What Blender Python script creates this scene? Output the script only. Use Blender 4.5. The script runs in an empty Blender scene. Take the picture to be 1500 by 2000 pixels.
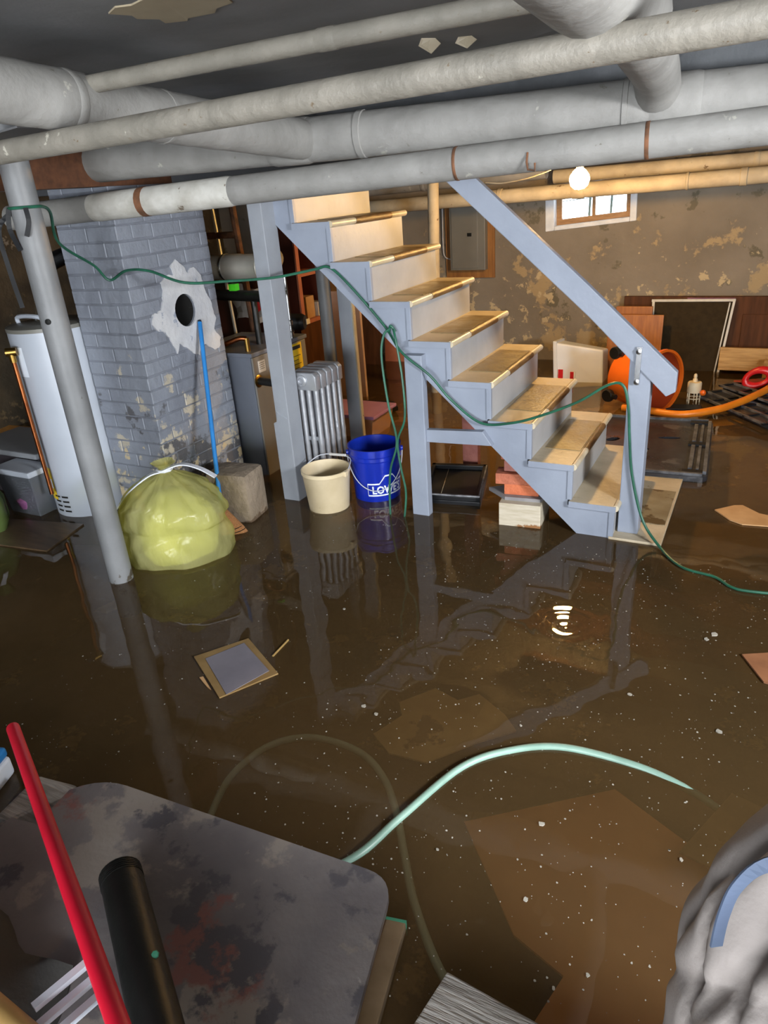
import bpy, bmesh, math, random
from mathutils import Vector, Matrix, Euler
random.seed(7)
S = bpy.context.scene
COL = S.collection
PI = math.pi

# ------------------------------------------------------------------ camera
cam_d = bpy.data.cameras.new('camera'); cam = bpy.data.objects.new('camera', cam_d); COL.objects.link(cam)
cam_d.sensor_fit = 'VERTICAL'; cam_d.sensor_height = 36.0; cam_d.sensor_width = 27.0
cam_d.lens = 1383.0 * 36.0 / 2000.0; cam_d.clip_start = 0.02
_ey = Vector((796, -700, 1383)).normalized()
_ed = Vector((235, 3000, 1383)); _ed = (_ed - _ed.dot(_ey) * _ey).normalized()
_ez = -_ed; _ex = _ey.cross(_ez)
cam.matrix_world = Matrix((( _ex.x, -_ex.y, -_ex.z, 0), (_ey.x, -_ey.y, -_ey.z, 0), (_ez.x, -_ez.y, -_ez.z, 1.65), (0, 0, 0, 1)))
S.camera = cam
# ------------------------------------------------------------------ world, daylight, exposure
S.view_settings.view_transform = 'Standard'; S.view_settings.look = 'None'
S.view_settings.exposure = 0.62; S.view_settings.gamma = 1.0; S.view_settings.use_curve_mapping = False
w = bpy.data.worlds.new('sky'); S.world = w; w.use_nodes = True
bg = w.node_tree.nodes['Background']; bg.inputs[0].default_value = (0.80, 0.90, 1.0, 1); bg.inputs[1].default_value = 6.0
def area(name, loc, target, sx, sy, power, col):
    d = bpy.data.lights.new(name, 'AREA'); d.shape = 'RECTANGLE'; d.size = sx; d.size_y = sy; d.energy = power; d.color = col
    o = bpy.data.objects.new(name, d); COL.objects.link(o); o.location = loc
    o.rotation_euler = (Vector(target) - Vector(loc)).to_track_quat('-Z', 'Y').to_euler(); return o
S.cycles.max_bounces = 6; S.cycles.diffuse_bounces = 3; S.cycles.glossy_bounces = 3; S.cycles.transmission_bounces = 3; S.cycles.transparent_max_bounces = 6; S.cycles.adaptive_threshold = 0.04
# daylight from behind and right, through a hatch and window added out of view
area('added_hatch_daylight', (0.30, -3.70, 1.20), (-0.6, 3.0, 1.15), 3.3, 1.45, 185, (0.98, 0.99, 1.0))
area('added_window_daylight', (2.28, 0.9, 1.55), (-0.6, 1.5, 0.0), 0.8, 0.45, 135, (0.98, 0.99, 1.0))

# ------------------------------------------------------------------ helpers
def C(h, a=1.0):
    h = h.lstrip('#'); r = []
    for i in (0, 2, 4):
        v = int(h[i:i + 2], 16) / 255.0
        r.append(v / 12.92 if v <= 0.04045 else ((v + 0.055) / 1.055) ** 2.4)
    return (r[0], r[1], r[2], a)
MATS = {}
def mat(name, col, col2=None, scale=5.0, rough=0.6, metal=0.0, bump=0.0, bscale=30.0, chips=(), lo=0.35, hi=0.65, stretch=None, coat=0.0, spec=0.5, alpha=1.0, rough2=None):
    """Procedural paint: two-tone noise plus optional flaked patches (colour, scale, threshold, zmin, zmax)."""
    if name in MATS: return MATS[name]
    m = bpy.data.materials.new(name); m.use_nodes = True; nt = m.node_tree; N = nt.nodes; L = nt.links
    b = N['Principled BSDF']; b.inputs['Roughness'].default_value = rough; b.inputs['Metallic'].default_value = metal
    b.inputs['Coat Weight'].default_value = coat; b.inputs['Specular IOR Level'].default_value = spec; b.inputs['Alpha'].default_value = alpha
    g = N.new('ShaderNodeNewGeometry'); src = g.outputs['Position']
    if stretch:
        mp = N.new('ShaderNodeMapping'); mp.inputs['Scale'].default_value = stretch; L.new(src, mp.inputs[0]); vec = mp.outputs[0]
    else: vec = src
    def noise(sc, det=4.0, v=vec, ro=0.55):
        n = N.new('ShaderNodeTexNoise'); n.inputs['Scale'].default_value = sc; n.inputs['Detail'].default_value = det
        n.inputs['Roughness'].default_value = ro; L.new(v, n.inputs['Vector']); return n.outputs['Fac']
    def mrange(x, a, c):
        r = N.new('ShaderNodeMapRange'); r.inputs[1].default_value = a; r.inputs[2].default_value = c; L.new(x, r.inputs[0]); return r.outputs[0]
    def mix(f, c1, c2):
        x = N.new('ShaderNodeMix'); x.data_type = 'RGBA'; L.new(f, x.inputs[0])
        for i, c in ((6, c1), (7, c2)):
            if isinstance(c, tuple): x.inputs[i].default_value = c
            else: L.new(c, x.inputs[i])
        return x.outputs[2]
    cur = C(col)
    if col2: cur = mix(mrange(noise(scale), lo, hi), C(col), C(col2))
    for ch in chips:
        cc, sc, th = ch[:3]
        f = mrange(noise(sc, 7.0, src, 0.62), th, th + 0.035)
        if len(ch) > 3:
            sp = N.new('ShaderNodeSeparateXYZ'); L.new(src, sp.inputs[0])
            zz = mrange(sp.outputs[2], ch[4], ch[3])
            # threshold moves with height: fewer flakes away from the damp zone
            mu = N.new('ShaderNodeMath'); mu.operation = 'ADD'; L.new(noise(sc, 7.0, src, 0.62), mu.inputs[0])
            m2 = N.new('ShaderNodeMath'); m2.operation = 'MULTIPLY'; m2.inputs[1].default_value = 0.22; L.new(zz, m2.inputs[0])
            m3 = N.new('ShaderNodeMath'); m3.operation = 'ADD'; m3.inputs[1].default_value = -0.22; L.new(m2.outputs[0], m3.inputs[0])
            L.new(m3.outputs[0], mu.inputs[1]); f = mrange(mu.outputs[0], th, th + 0.035)
        cur = mix(f, cur, C(cc))
    if isinstance(cur, tuple): b.inputs['Base Color'].default_value = cur
    else: L.new(cur, b.inputs['Base Color'])
    if rough2 is not None:
        L.new(mrange(noise(scale * 1.7), 0.3, 0.7), (r := N.new('ShaderNodeMapRange')).inputs[0])
        r.inputs[3].default_value = rough; r.inputs[4].default_value = rough2; L.new(r.outputs[0], b.inputs['Roughness'])
    if bump:
        bp = N.new('ShaderNodeBump'); bp.inputs['Strength'].default_value = bump; bp.inputs['Distance'].default_value = 0.02
        L.new(noise(bscale, 6.0), bp.inputs['Height']); L.new(bp.outputs[0], b.inputs['Normal'])
    m.diffuse_color = C(col); MATS[name] = m; return m
def emit(name, col, st):
    m = bpy.data.materials.new(name); m.use_nodes = True; nt = m.node_tree; nt.nodes.clear()
    e = nt.nodes.new('ShaderNodeEmission'); e.inputs[0].default_value = col; e.inputs[1].default_value = st
    o = nt.nodes.new('ShaderNodeOutputMaterial'); nt.links.new(e.outputs[0], o.inputs[0]); return m

def tag(o, label=None, cat=None, group=None, kind=None):
    if label: o['label'] = label
    if cat: o['category'] = cat
    if group: o['group'] = group
    if kind: o['kind'] = kind
    return o
def thing(name, loc, label, cat, group=None):
    o = bpy.data.objects.new(name, None); COL.objects.link(o); o.location = loc; o.empty_display_size = 0.05
    return tag(o, label, cat, group)
def origin_of(p):
    v = Vector((0, 0, 0))
    while p is not None: v += p.location; p = p.parent
    return v

class MB:
    def __init__(s): s.v = []; s.f = []
    def add(s, vs, fs):
        n = len(s.v); s.v += [Vector(x) for x in vs]; s.f += [tuple(i + n for i in f) for f in fs]; return s
    def box(s, lo, hi, rot=None):
        x0, y0, z0 = lo; x1, y1, z1 = hi
        vs = [Vector(p) for p in ((x0,y0,z0),(x1,y0,z0),(x1,y1,z0),(x0,y1,z0),(x0,y0,z1),(x1,y0,z1),(x1,y1,z1),(x0,y1,z1))]
        if rot is not None:
            c = (Vector(lo) + Vector(hi)) / 2; vs = [c + rot @ (p - c) for p in vs]
        return s.add(vs, [(0,3,2,1),(4,5,6,7),(0,1,5,4),(1,2,6,5),(2,3,7,6),(3,0,4,7)])
    def bar(s, a, b, wy, wz, up=(0, 0, 1)):
        """a beam from a to b: width wy sideways, wz along up"""
        a = Vector(a); b = Vector(b); d = (b - a).normalized(); u = Vector(up); sd = d.cross(u).normalized(); u = sd.cross(d)
        vs = [p + sd * (i * wy / 2) + u * (j * wz / 2) for p in (a, b) for i, j in ((-1,-1),(1,-1),(1,1),(-1,1))]
        return s.add(vs, [(0,1,2,3),(7,6,5,4),(0,4,5,1),(1,5,6,2),(2,6,7,3),(3,7,4,0)])
    def rings(s, rs, cap=True, closed=False):
        n = len(rs[0]); vs = [p for r in rs for p in r]; fs = []
        m = len(rs)
        for i in range(m if closed else m - 1):
            for k in range(n):
                fs.append((i*n+k, i*n+(k+1)%n, ((i+1)%m)*n+(k+1)%n, ((i+1)%m)*n+k))
        if cap and not closed: fs += [tuple(reversed(range(n))), tuple((m-1)*n+k for k in range(n))]
        return s.add(vs, fs)
    def tube(s, pts, r, seg=12, cap=True, wob=0.0):
        pts = [Vector(p) for p in pts]; rr = r if isinstance(r, (list, tuple)) else [r] * len(pts)
        rs = []; ref = None
        for i, p in enumerate(pts):
            d = (pts[min(i+1, len(pts)-1)] - pts[max(i-1, 0)]).normalized()
            if ref is None: ref = Vector((0,0,1)) if abs(d.z) < 0.9 else Vector((1,0,0))
            u = (ref - d * ref.dot(d)).normalized(); w_ = d.cross(u); ref = u
            rs.append([p + (u*math.cos(2*PI*k/seg) + w_*math.sin(2*PI*k/seg)) * (rr[i] * (1 + random.uniform(-wob, wob))) for k in range(seg)])
        return s.rings(rs, cap)
    def lathe(s, c, prof, seg=24, axis=(0,0,1), cap=True, fn=None):
        """prof: list of (radius, height along axis)"""
        c = Vector(c); a = Vector(axis).normalized(); t = Vector((1,0,0)) if abs(a.x) < 0.9 else Vector((0,1,0))
        u = (t - a*t.dot(a)).normalized(); v = a.cross(u); rs = []
        for r, h in prof:
            rs.append([c + a*h + (u*math.cos(2*PI*k/seg) + v*math.sin(2*PI*k/seg)) * (r if fn is None else fn(r, h, 2*PI*k/seg)) for k in range(seg)])
        return s.rings(rs, cap)
    def prism(s, poly, d, base=None):
        """poly: list of 3D points, extruded by vector d"""
        n = len(poly); P = [Vector(p) for p in poly]; d = Vector(d)
        return s.add(P + [p + d for p in P], [tuple(reversed(range(n))), tuple(range(n, 2*n))] + [(k, (k+1)%n, n+(k+1)%n, n+k) for k in range(n)])
    def build(s, name, m, parent=None, smooth=False, bevel=0.0, label=None, angle=40):
        o_ = origin_of(parent)
        me = bpy.data.meshes.new(name)
        if parent is None:
            lo = Vector((min(p.x for p in s.v), min(p.y for p in s.v), min(p.z for p in s.v))); hi = Vector((max(p.x for p in s.v), max(p.y for p in s.v), 0))
            o_ = Vector(((lo.x+hi.x)/2, (lo.y+hi.y)/2, lo.z))
        me.from_pydata([p - o_ for p in s.v], [], s.f)
        bm = bmesh.new(); bm.from_mesh(me); bmesh.ops.recalc_face_normals(bm, faces=bm.faces)
        if bevel > 0: bmesh.ops.bevel(bm, geom=[e for e in bm.edges if e.calc_face_angle(0) > 0.5], offset=bevel, segments=2, affect='EDGES', profile=0.6, clamp_overlap=True)
        bm.to_mesh(me); bm.free()
        if smooth:
            me.polygons.foreach_set('use_smooth', [True] * len(me.polygons)); me.set_sharp_from_angle(angle=math.radians(angle))
        me.materials.append(m); o = bpy.data.objects.new(name, me); COL.objects.link(o)
        if parent is not None: o.parent = parent
        else: o.location = o_
        if label: o['label'] = label
        return o
def B(lo, hi, name, m, parent=None, bevel=0.0, rot=None, **k): return MB().box(lo, hi, rot).build(name, m, parent, bevel=bevel, **k)
def T(pts, r, name, m, parent=None, seg=12, **k): return MB().tube(pts, r, seg).build(name, m, parent, smooth=True, **k)
def smooth_path(pts, n=8):
    P = [Vector(p) for p in pts]; out = []
    for i in range(len(P) - 1):
        p0 = P[max(i-1, 0)]; p1 = P[i]; p2 = P[i+1]; p3 = P[min(i+2, len(P)-1)]
        for k in range(n):
            t = k / n
            out.append(0.5 * ((2*p1) + (p2-p0)*t + (2*p0-5*p1+4*p2-p3)*t*t + (-p0+3*p1-3*p2+p3)*t*t*t))
    out.append(P[-1]); return out
def plate(outer, holes, z0, z1):
    """flat plate with holes; outer and holes are 2D loops, returns an MB in local (x, y, z)"""
    bm = bmesh.new(); loops = []
    for lp in [outer] + list(holes):
        vs = [bm.verts.new((x, y, z1)) for x, y in lp]
        loops.append(vs)
        for i in range(len(vs)): bm.edges.new((vs[i], vs[(i+1) % len(vs)]))
    bmesh.ops.triangle_fill(bm, edges=bm.edges[:], use_beauty=True)
    bm.verts.index_update(); b = MB(); n = len(bm.verts)
    vt = [v.co.copy() for v in bm.verts]; fs = [tuple(v.index for v in f.verts) for f in bm.faces]
    vs = vt + [Vector((p.x, p.y, z0)) for p in vt]
    ff = fs + [tuple(i + n for i in reversed(f)) for f in fs]
    k = 0
    for lp in loops:
        ids = [v.index for v in lp]
        for i in range(len(ids)): a, c = ids[i], ids[(i+1) % len(ids)]; ff.append((a, c, c + n, a + n))
    bm.free(); b.add(vs, ff); return b
def circle(cx, cy, rx, ry=None, n=20, rot=0.0):
    ry = ry or rx; return [(cx + rx*math.cos(2*PI*k/n)*math.cos(rot) - ry*math.sin(2*PI*k/n)*math.sin(rot), cy + rx*math.cos(2*PI*k/n)*math.sin(rot) + ry*math.sin(2*PI*k/n)*math.cos(rot)) for k in range(n)]
def place(o, fn):
    """move mesh vertices of an unparented-space builder through fn (world)"""
    o.v = [Vector(fn(p)) for p in o.v]; return o
def RZ(a): return Matrix.Rotation(math.radians(a), 3, 'Z')
def RX(a): return Matrix.Rotation(math.radians(a), 3, 'X')
def RY(a): return Matrix.Rotation(math.radians(a), 3, 'Y')

# ------------------------------------------------------------------ materials
m_wall = mat('wall_plaster', '#8a8071', '#766d60', 1.6, 0.9, bump=0.5, bscale=9, chips=(('#67604f', 4.5, 0.60), ('#a38f6d', 3.2, 0.56, 0.75, 1.9), ('#b8a684', 9.0, 0.58, 0.75, 1.7)))
m_stone = mat('rough_stone', '#5d5240', '#2f2a22', 2.2, 0.95, bump=1.0, bscale=7, chips=(('#7c6a4c', 4.0, 0.58), ('#8d857a', 8.0, 0.66)))
m_ceil = mat('ceiling_paint', '#7d7e80', '#6b6c6e', 2.0, 0.75, bump=0.25, bscale=5, chips=(('#8b8a80', 9.0, 0.72),))
m_floor = mat('silt_floor', '#6f5a38', '#5a4729', 2.4, 0.95, bump=0.4, bscale=12, chips=(('#927749', 3.0, 0.6),))
m_pipe = mat('pipe_wrap_grey', '#8f8e8b', '#7e7d7a', 6, 0.65, bump=0.3, bscale=14, chips=(('#6b675e', 24.0, 0.68), ('#a3a199', 11.0, 0.66)))
m_pipew = mat('pipe_wrap_white', '#c9c8c2', '#a7a49b', 7, 0.7, bump=0.3, bscale=16, chips=(('#6b5f50', 12.0, 0.64),))
m_pipet = mat('pipe_wrap_tan', '#b7ab92', '#9d927c', 5, 0.7, bump=0.3, bscale=16, chips=(('#6d5b43', 12.0, 0.63),))
m_thin = mat('thin_pipe_paint', '#8d887e', '#7a766d', 8, 0.55, bump=0.25, bscale=25, chips=(('#6e5f4c', 45.0, 0.66), ('#b9b5a8', 14.0, 0.66)))
m_rust = mat('rust_band', '#7a5136', '#4d3524', 20, 0.8)
m_column = mat('column_grey', '#7a7c7e', '#6b6d6f', 4, 0.5, bump=0.12, bscale=18, chips=(('#5b5a57', 18.0, 0.70), ('#4c463c', 16.0, 0.55, 0.02, 0.16)))
m_brickp = mat('painted_brick', '#868c97', '#767b86', 2.5, 0.6, bump=0.6, bscale=14, chips=(('#666a72', 9.0, 0.68), ('#b0a898', 6.0, 0.49, 0.1, 1.15), ('#56565a', 4.0, 0.50, 0.1, 1.0), ('#bfae8c', 9.0, 0.53, 0.1, 0.9)))
m_mortar = mat('painted_mortar', '#787d88', '#666a73', 5, 0.8, bump=0.4, bscale=20, chips=(('#a09684', 8.0, 0.55, 0.1, 0.85),))
m_plaster = mat('white_plaster', '#c4c5c8', '#b2b4ba', 6, 0.85, bump=0.4, bscale=16, chips=(('#8a92a2', 10.0, 0.62),))
m_holedark = mat('hole_dark', '#141210', '#0c0b0a', 8, 0.95)  # near-black colour for the dark inside the flue hole and vent slots
m_stair = mat('stair_paint', '#8f97a6', '#838b9a', 3, 0.45, bump=0.10, bscale=20, chips=(('#6d727b', 16.0, 0.71),))
m_riser = mat('riser_paint', '#a9aaac', '#9c9d9f', 4, 0.45, bump=0.1, bscale=20, chips=(('#8d8678', 14.0, 0.70),))
m_tread = mat('tread_worn', '#b9ac94', '#a79a82', 6, 0.45, bump=0.15, bscale=30, chips=(('#8a7a60', 12.0, 0.66),))
m_tmat = mat('tread_mat', '#86744f', '#756342', 9, 0.30, bump=0.15, bscale=60, chips=(('#4d4230', 18.0, 0.64),), rough2=0.55)
m_nose = mat('nosing_wood', '#7a5c3a', '#553f27', 14, 0.45, bump=0.2, stretch=(6, 1, 6))
m_nosel = mat('nosing_pale', '#c9bfa9', '#b5a98f', 10, 0.35)
m_post = mat('post_paint', '#9398a0', '#878c94', 4, 0.5, bump=0.12, bscale=20, chips=(('#b9bcc0', 13.0, 0.72),))
m_blackp = mat('black_plastic', '#121316', '#191b1e', 8, 0.42, spec=0.3)
m_blackm = mat('black_iron', '#141514', '#1d1e1d', 12, 0.45, metal=0.3, bump=0.1)
m_white = mat('white_enamel', '#b2b9c4', '#a8afba', 2, 0.35)
m_chrome = mat('bright_steel', '#c6c8ca', '#a9abae', 5, 0.22, metal=1.0)
m_galv = mat('galvanized', '#d6d3c8', '#bfbcb2', 4, 0.45, metal=0.6)
m_copper = mat('copper', '#b06a40', '#8a4f30', 9, 0.32, metal=1.0)
m_brass = mat('brass', '#a98645', '#7c6234', 12, 0.35, metal=1.0)
m_boiler = mat('boiler_jacket', '#6e7480', '#666b76', 3, 0.4, spec=0.4)
m_boilerl = mat('boiler_front', '#837f78', '#78746e', 3, 0.4)
m_yellow = mat('yellow_sticker', '#f2cf2a', '#e6c322', 9, 0.5)
m_paper = mat('paper', '#cfcdc9', '#bdbbb6', 8, 0.8)
m_ink = mat('ink', '#2a2522', None, 5, 0.7)
m_silver = mat('radiator_silver', '#b4b7bd', '#a1a4aa', 7, 0.35, metal=0.55, bump=0.1, bscale=30)
m_cream = mat('cream_plastic', '#d6c6a6', '#c6b592', 6, 0.55, chips=(('#b09a78', 10.0, 0.66), ('#7c6647', 12.0, 0.60, 0.0, 0.07)))
m_blue = mat('blue_bucket_plastic', '#1530a8', '#10279a', 3, 0.28)
m_print = mat('white_print', '#dde6f2', None, 5, 0.5)
m_wire = mat('white_wire', '#c9ced6', '#b0b5be', 9, 0.4)
m_cord = mat('green_cord', '#24604a', '#1d4d3c', 12, 0.4)
m_hose = mat('pale_green_hose', '#86a598', '#769588', 8, 0.4)
m_mahog = mat('mahogany', '#5a2a1c', '#431d13', 6, 0.4, stretch=(1, 1, 0.2))
m_pinkw = mat('pink_shelf', '#c27a5e', '#ad694f', 6, 0.5)
m_ply = mat('orange_plywood', '#a8692c', '#8f5622', 7, 0.45, stretch=(6, 6, 0.5), bump=0.1)
m_pine = mat('pine', '#c39a5c', '#a87f44', 9, 0.55, stretch=(0.6, 4, 8), bump=0.1)
m_brown = mat('brown_door', '#5a371f', '#462a17', 6, 0.7, stretch=(4, 4, 0.5), spec=0.2)
m_screen = mat('screen_mesh', '#3a3020', '#32291c', 20, 0.9, spec=0.1)
m_alum = mat('white_aluminium', '#d3ceC0'.lower(), '#bfb9aa', 9, 0.4)
m_board = mat('electrical_board', '#9a6a34', '#7f5426', 7, 0.6, stretch=(5, 5, 0.6))
m_panel = mat('panel_grey', '#77766f', '#6d6c66', 3, 0.45)
m_sashwood = mat('window_wood', '#a67d50', '#8d673e', 8, 0.5, stretch=(1, 1, 4))
m_reveal = mat('white_reveal', '#e4e8ee', '#cfd5dd', 9, 0.8, bump=0.5, bscale=14)
m_brickr = mat('red_brick', '#b4694d', '#9d5a44', 7, 0.85, bump=0.5, bscale=40, chips=(('#c79a86', 9.0, 0.62),))
m_bricko = mat('orange_brick', '#c9704a', '#b8623f', 7, 0.8, bump=0.4, bscale=40)
m_brickpk = mat('pink_brick', '#b57a6e', '#a36b61', 7, 0.85, bump=0.5, bscale=40)
m_blockw = mat('pale_wood_block', '#c4bba9', '#b3a892', 9, 0.7, stretch=(1, 1, 7), chips=(('#8a5f36', 6.0, 0.52, 0.005, 0.05),))
m_slate = mat('grey_slate', '#8d8a8b', '#7b787a', 7, 0.7)
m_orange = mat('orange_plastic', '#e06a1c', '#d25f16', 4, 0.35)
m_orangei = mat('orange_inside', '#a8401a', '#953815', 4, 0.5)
m_hoseo = mat('orange_hose', '#e0831e', '#cf7416', 8, 0.4)
m_red = mat('red_plastic', '#c41f22', '#b0191d', 5, 0.3)
m_redp = mat('red_pole_paint', '#cc1531', '#bd102b', 4, 0.4, chips=(('#d98a86', 26.0, 0.70),))
m_bin = mat('grey_white_bin', '#d8dde4', '#cdd2d9', 3, 0.4)
m_card = mat('wet_cardboard', '#8d7248', '#7a6038', 7, 0.6, chips=(('#6b5230', 9.0, 0.64),))
m_cardg = mat('grey_card_face', '#77737c', '#6b6770', 6, 0.5, chips=(('#4b4640', 9.0, 0.68),))
m_cardp = mat('pale_cardboard', '#c79e70', '#b58c5e', 7, 0.6)
m_cardr = mat('reddish_cardboard', '#8f6244', '#7c5238', 7, 0.6)
m_sub = mat('sunken_board', '#e0a068', '#cb8c56', 3, 0.8)
m_subp = mat('sunken_plywood', '#efcb92', '#d4ae74', 4, 0.8, chips=(('#a8865a', 5.0, 0.60),))
m_table = mat('table_laminate', '#767170', '#625e60', 4, 0.45, bump=0.15, bscale=20, chips=(('#87807a', 3.0, 0.55), ('#7c5650', 2.6, 0.61), ('#504e53', 5.0, 0.58), ('#7b7570', 9.0, 0.64), ('#8b8783', 30.0, 0.70)), rough2=0.3)
m_edge = mat('orange_edge', '#8f5230', '#6e3d22', 14, 0.6)
m_oldwood = mat('grey_old_wood', '#a39f9a', '#6d6862', 9, 0.85, stretch=(0.7, 8, 2), bump=0.6, bscale=18)
m_legwood = mat('table_leg_wood', '#7d6a52', '#6a583f', 9, 0.7)
m_green = mat('green_paint', '#3f8a6e', '#357a60', 9, 0.6)
m_bag = None
m_tie = mat('white_drawstring', '#cfd3da', '#bcc0c8', 8, 0.5)
m_conc = mat('old_concrete', '#8d7f6e', '#776a5a', 6, 0.9, bump=0.6, bscale=24, chips=(('#a58460', 3.0, 0.58), ('#5c4b39', 4.0, 0.50, 0.0, 0.08)))
m_bluep = mat('blue_handle', '#2f7fc4', '#2a74b6', 5, 0.35)
m_navy = mat('navy_plastic', '#27313f', '#1e2733', 8, 0.4)
m_straw = mat('broom_straw', '#a5744a', '#8c5e39', 30, 0.8, stretch=(6, 6, 1), bump=0.4)
m_dark = mat('dark_cloth', '#3b3936', '#2c2b2a', 3, 0.8, bump=0.3, bscale=9)
m_canvas = mat('pale_canvas', '#a39b97', '#968e8a', 4, 0.85, bump=0.08, bscale=120)
m_strap = mat('blue_grey_strap', '#53607a', '#48566c', 10, 0.7)
m_tan = mat('bamboo', '#a58a55', '#937645', 9, 0.5)
m_foam = mat('foam_flake', '#aba79c', '#8d897f', 12, 0.7)
m_beam = mat('beam_paint', '#595c60', '#4a4d51', 4, 0.7, bump=0.2)
m_joist = mat('old_joist', '#5f3a22', '#4a2c19', 5, 0.8, stretch=(0.5, 5, 5))
m_green2 = mat('lime_plastic', '#4dc92a', '#40b521', 6, 0.4)
m_pinklid = mat('pink_lid', '#b98ab8', '#a97aa8', 5, 0.35)
m_purple = mat('purple_print', '#7d4a78', '#a06a86', 14, 0.5)
def translucent(name, col, col2, amt, rough=0.2, alpha=1.0, bump=False):
    m = bpy.data.materials.new(name); m.use_nodes = True; nt = m.node_tree; N = nt.nodes; L = nt.links
    p = N['Principled BSDF']; p.inputs['Roughness'].default_value = rough; p.inputs['Coat Weight'].default_value = 0.3
    n = N.new('ShaderNodeTexNoise'); n.inputs['Scale'].default_value = 5; g = N.new('ShaderNodeNewGeometry'); L.new(g.outputs['Position'], n.inputs['Vector'])
    x = N.new('ShaderNodeMix'); x.data_type = 'RGBA'; L.new(n.outputs['Fac'], x.inputs[0]); x.inputs[6].default_value = C(col); x.inputs[7].default_value = C(col2); L.new(x.outputs[2], p.inputs['Base Color'])
    if bump:
        mp = N.new('ShaderNodeMapping'); mp.inputs['Scale'].default_value = (26, 26, 9); L.new(g.outputs['Position'], mp.inputs[0])
        n3 = N.new('ShaderNodeTexNoise'); n3.inputs['Scale'].default_value = 1.0; n3.inputs['Detail'].default_value = 3; L.new(mp.outputs[0], n3.inputs['Vector'])
        bp = N.new('ShaderNodeBump'); bp.inputs['Strength'].default_value = 0.6; bp.inputs['Distance'].default_value = 0.02; L.new(n3.outputs['Fac'], bp.inputs['Height']); L.new(bp.outputs[0], p.inputs['Normal'])
    t = N.new('ShaderNodeBsdfTranslucent'); L.new(x.outputs[2], t.inputs[0])
    mx = N.new('ShaderNodeMixShader'); mx.inputs[0].default_value = amt; L.new(p.outputs[0], mx.inputs[1]); L.new(t.outputs[0], mx.inputs[2])
    out = N['Material Output']; last = mx.outputs[0]
    if alpha < 1:
        tr = N.new('ShaderNodeBsdfTransparent'); tr.inputs[0].default_value = C(col); m2 = N.new('ShaderNodeMixShader'); m2.inputs[0].default_value = alpha
        L.new(tr.outputs[0], m2.inputs[1]); L.new(last, m2.inputs[2]); last = m2.outputs[0]
    L.new(last, out.inputs[0]); return m
m_bag = translucent('yellow_bag_film', '#eeeaa6', '#e2e19e', 0.45, 0.16, 0.42, bump=True)
m_bagg = translucent('green_bag_film', '#6d8048', '#55683a', 0.3, 0.2)
m_clear = translucent('clear_plastic', '#9aa0a8', '#8a9098', 0.3, 0.2, 0.45)
m_glass = translucent('window_glass', '#ffffff', '#f2f6fa', 0.0, 0.05, 0.06)
m_tote = translucent('peach_tote', '#e0b48a', '#d09a76', 0.3, 0.3)

# ------------------------------------------------------------------ the room
FL = -0.19; CZ = 2.06; XL = -5.6; XR = 2.4; YF = -3.6; YB = 6.8
def struct(o): o['kind'] = 'structure'; return o
struct(B((XL-.2, YF-.2, FL-.2), (XR+.2, YB+.4, FL), 'floor', m_floor))
struct(B((XL-.25, YF-.2, FL), (XL, YB+.3, CZ+.1), 'wall_left', m_stone))
# back wall with the window opening (slightly crooked, as built)
def wall_with_hole(name, lo, hi, quad, y0, y1, m):
    b = MB(); (x0, z0), (x1, z1) = lo, hi; O = [(x0, z0), (x1, z0), (x1, z1), (x0, z1)]
    n = [(x, y0, z) for x, z in O] + [(x, y0, z) for x, z in quad] + [(x, y1, z) for x, z in O] + [(x, y1, z) for x, z in quad]
    f = []
    for k in range(4):
        j = (k+1) % 4; f += [(k, j, 4+j, 4+k), (8+k, 12+k, 12+j, 8+j), (4+k, 4+j, 12+j, 12+k), (k, 8+k, 8+j, j)]
    b.add(n, f); return struct(b.build(name, m))
Q = [(-1.885, 1.165), (-1.10, 1.225), (-1.11, 1.60), (-1.895, 1.545)]
wall_with_hole('wall_back', (XL, FL), (XR+.2, CZ+.1), Q, YB, YB+.32, m_wall)
wall_with_hole('wall_front', (XL-.2, FL), (XR+.2, CZ+.1), [(-1.4, 0.42), (2.0, 0.42), (2.0, 1.97), (-1.4, 1.97)], YF, YF-.2, m_stone)  # hatch opening out of view, added and made wide for soft light
# right wall; its unseen window opening is added for the side light
b = MB(); O = [(YF, FL), (YB+.3, FL), (YB+.3, CZ+.1), (YF, CZ+.1)]; q = [(0.45, 1.30), (1.35, 1.30), (1.35, 1.82), (0.45, 1.82)]
n = [(XR-.2, y, z) for y, z in O] + [(XR-.2, y, z) for y, z in q] + [(XR, y, z) for y, z in O] + [(XR, y, z) for y, z in q]; f = []
for k in range(4):
    j = (k+1) % 4; f += [(k, j, 4+j, 4+k), (8+k, 12+k, 12+j, 8+j), (4+k, 4+j, 12+j, 12+k), (k, 8+k, 8+j, j)]
struct(b.add(n, f).build('wall_right', m_stone))
# ceiling: sagging painted sheet with an opening over the stairs
HX0, HX1, HY0, HY1 = -3.4, -1.5, 3.3, 4.2
b = MB(); nx, ny = 120, 208; dx = (XR - XL) / nx; dy = (YB - YF) / ny
def sag(x, y): return CZ - 0.012*math.sin(x*2.1 + y*1.3) - 0.004*math.sin(y*9.0) - 0.006*math.sin(x*7+y*3)
vs = [(XL + i*dx, YF + j*dy, sag(XL + i*dx, YF + j*dy)) for j in range(ny+1) for i in range(nx+1)]; fs = []
for j in range(ny):
    for i in range(nx):
        cx = XL + (i+.5)*dx; cy = YF + (j+.5)*dy
        if HX0 < cx < HX1 and HY0 < cy < HY1: continue
        a = j*(nx+1) + i; fs.append((a, a+nx+1, a+nx+2, a+1))
ceil = struct(b.add(vs, fs).build('ceiling', m_ceil, smooth=True))
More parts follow.
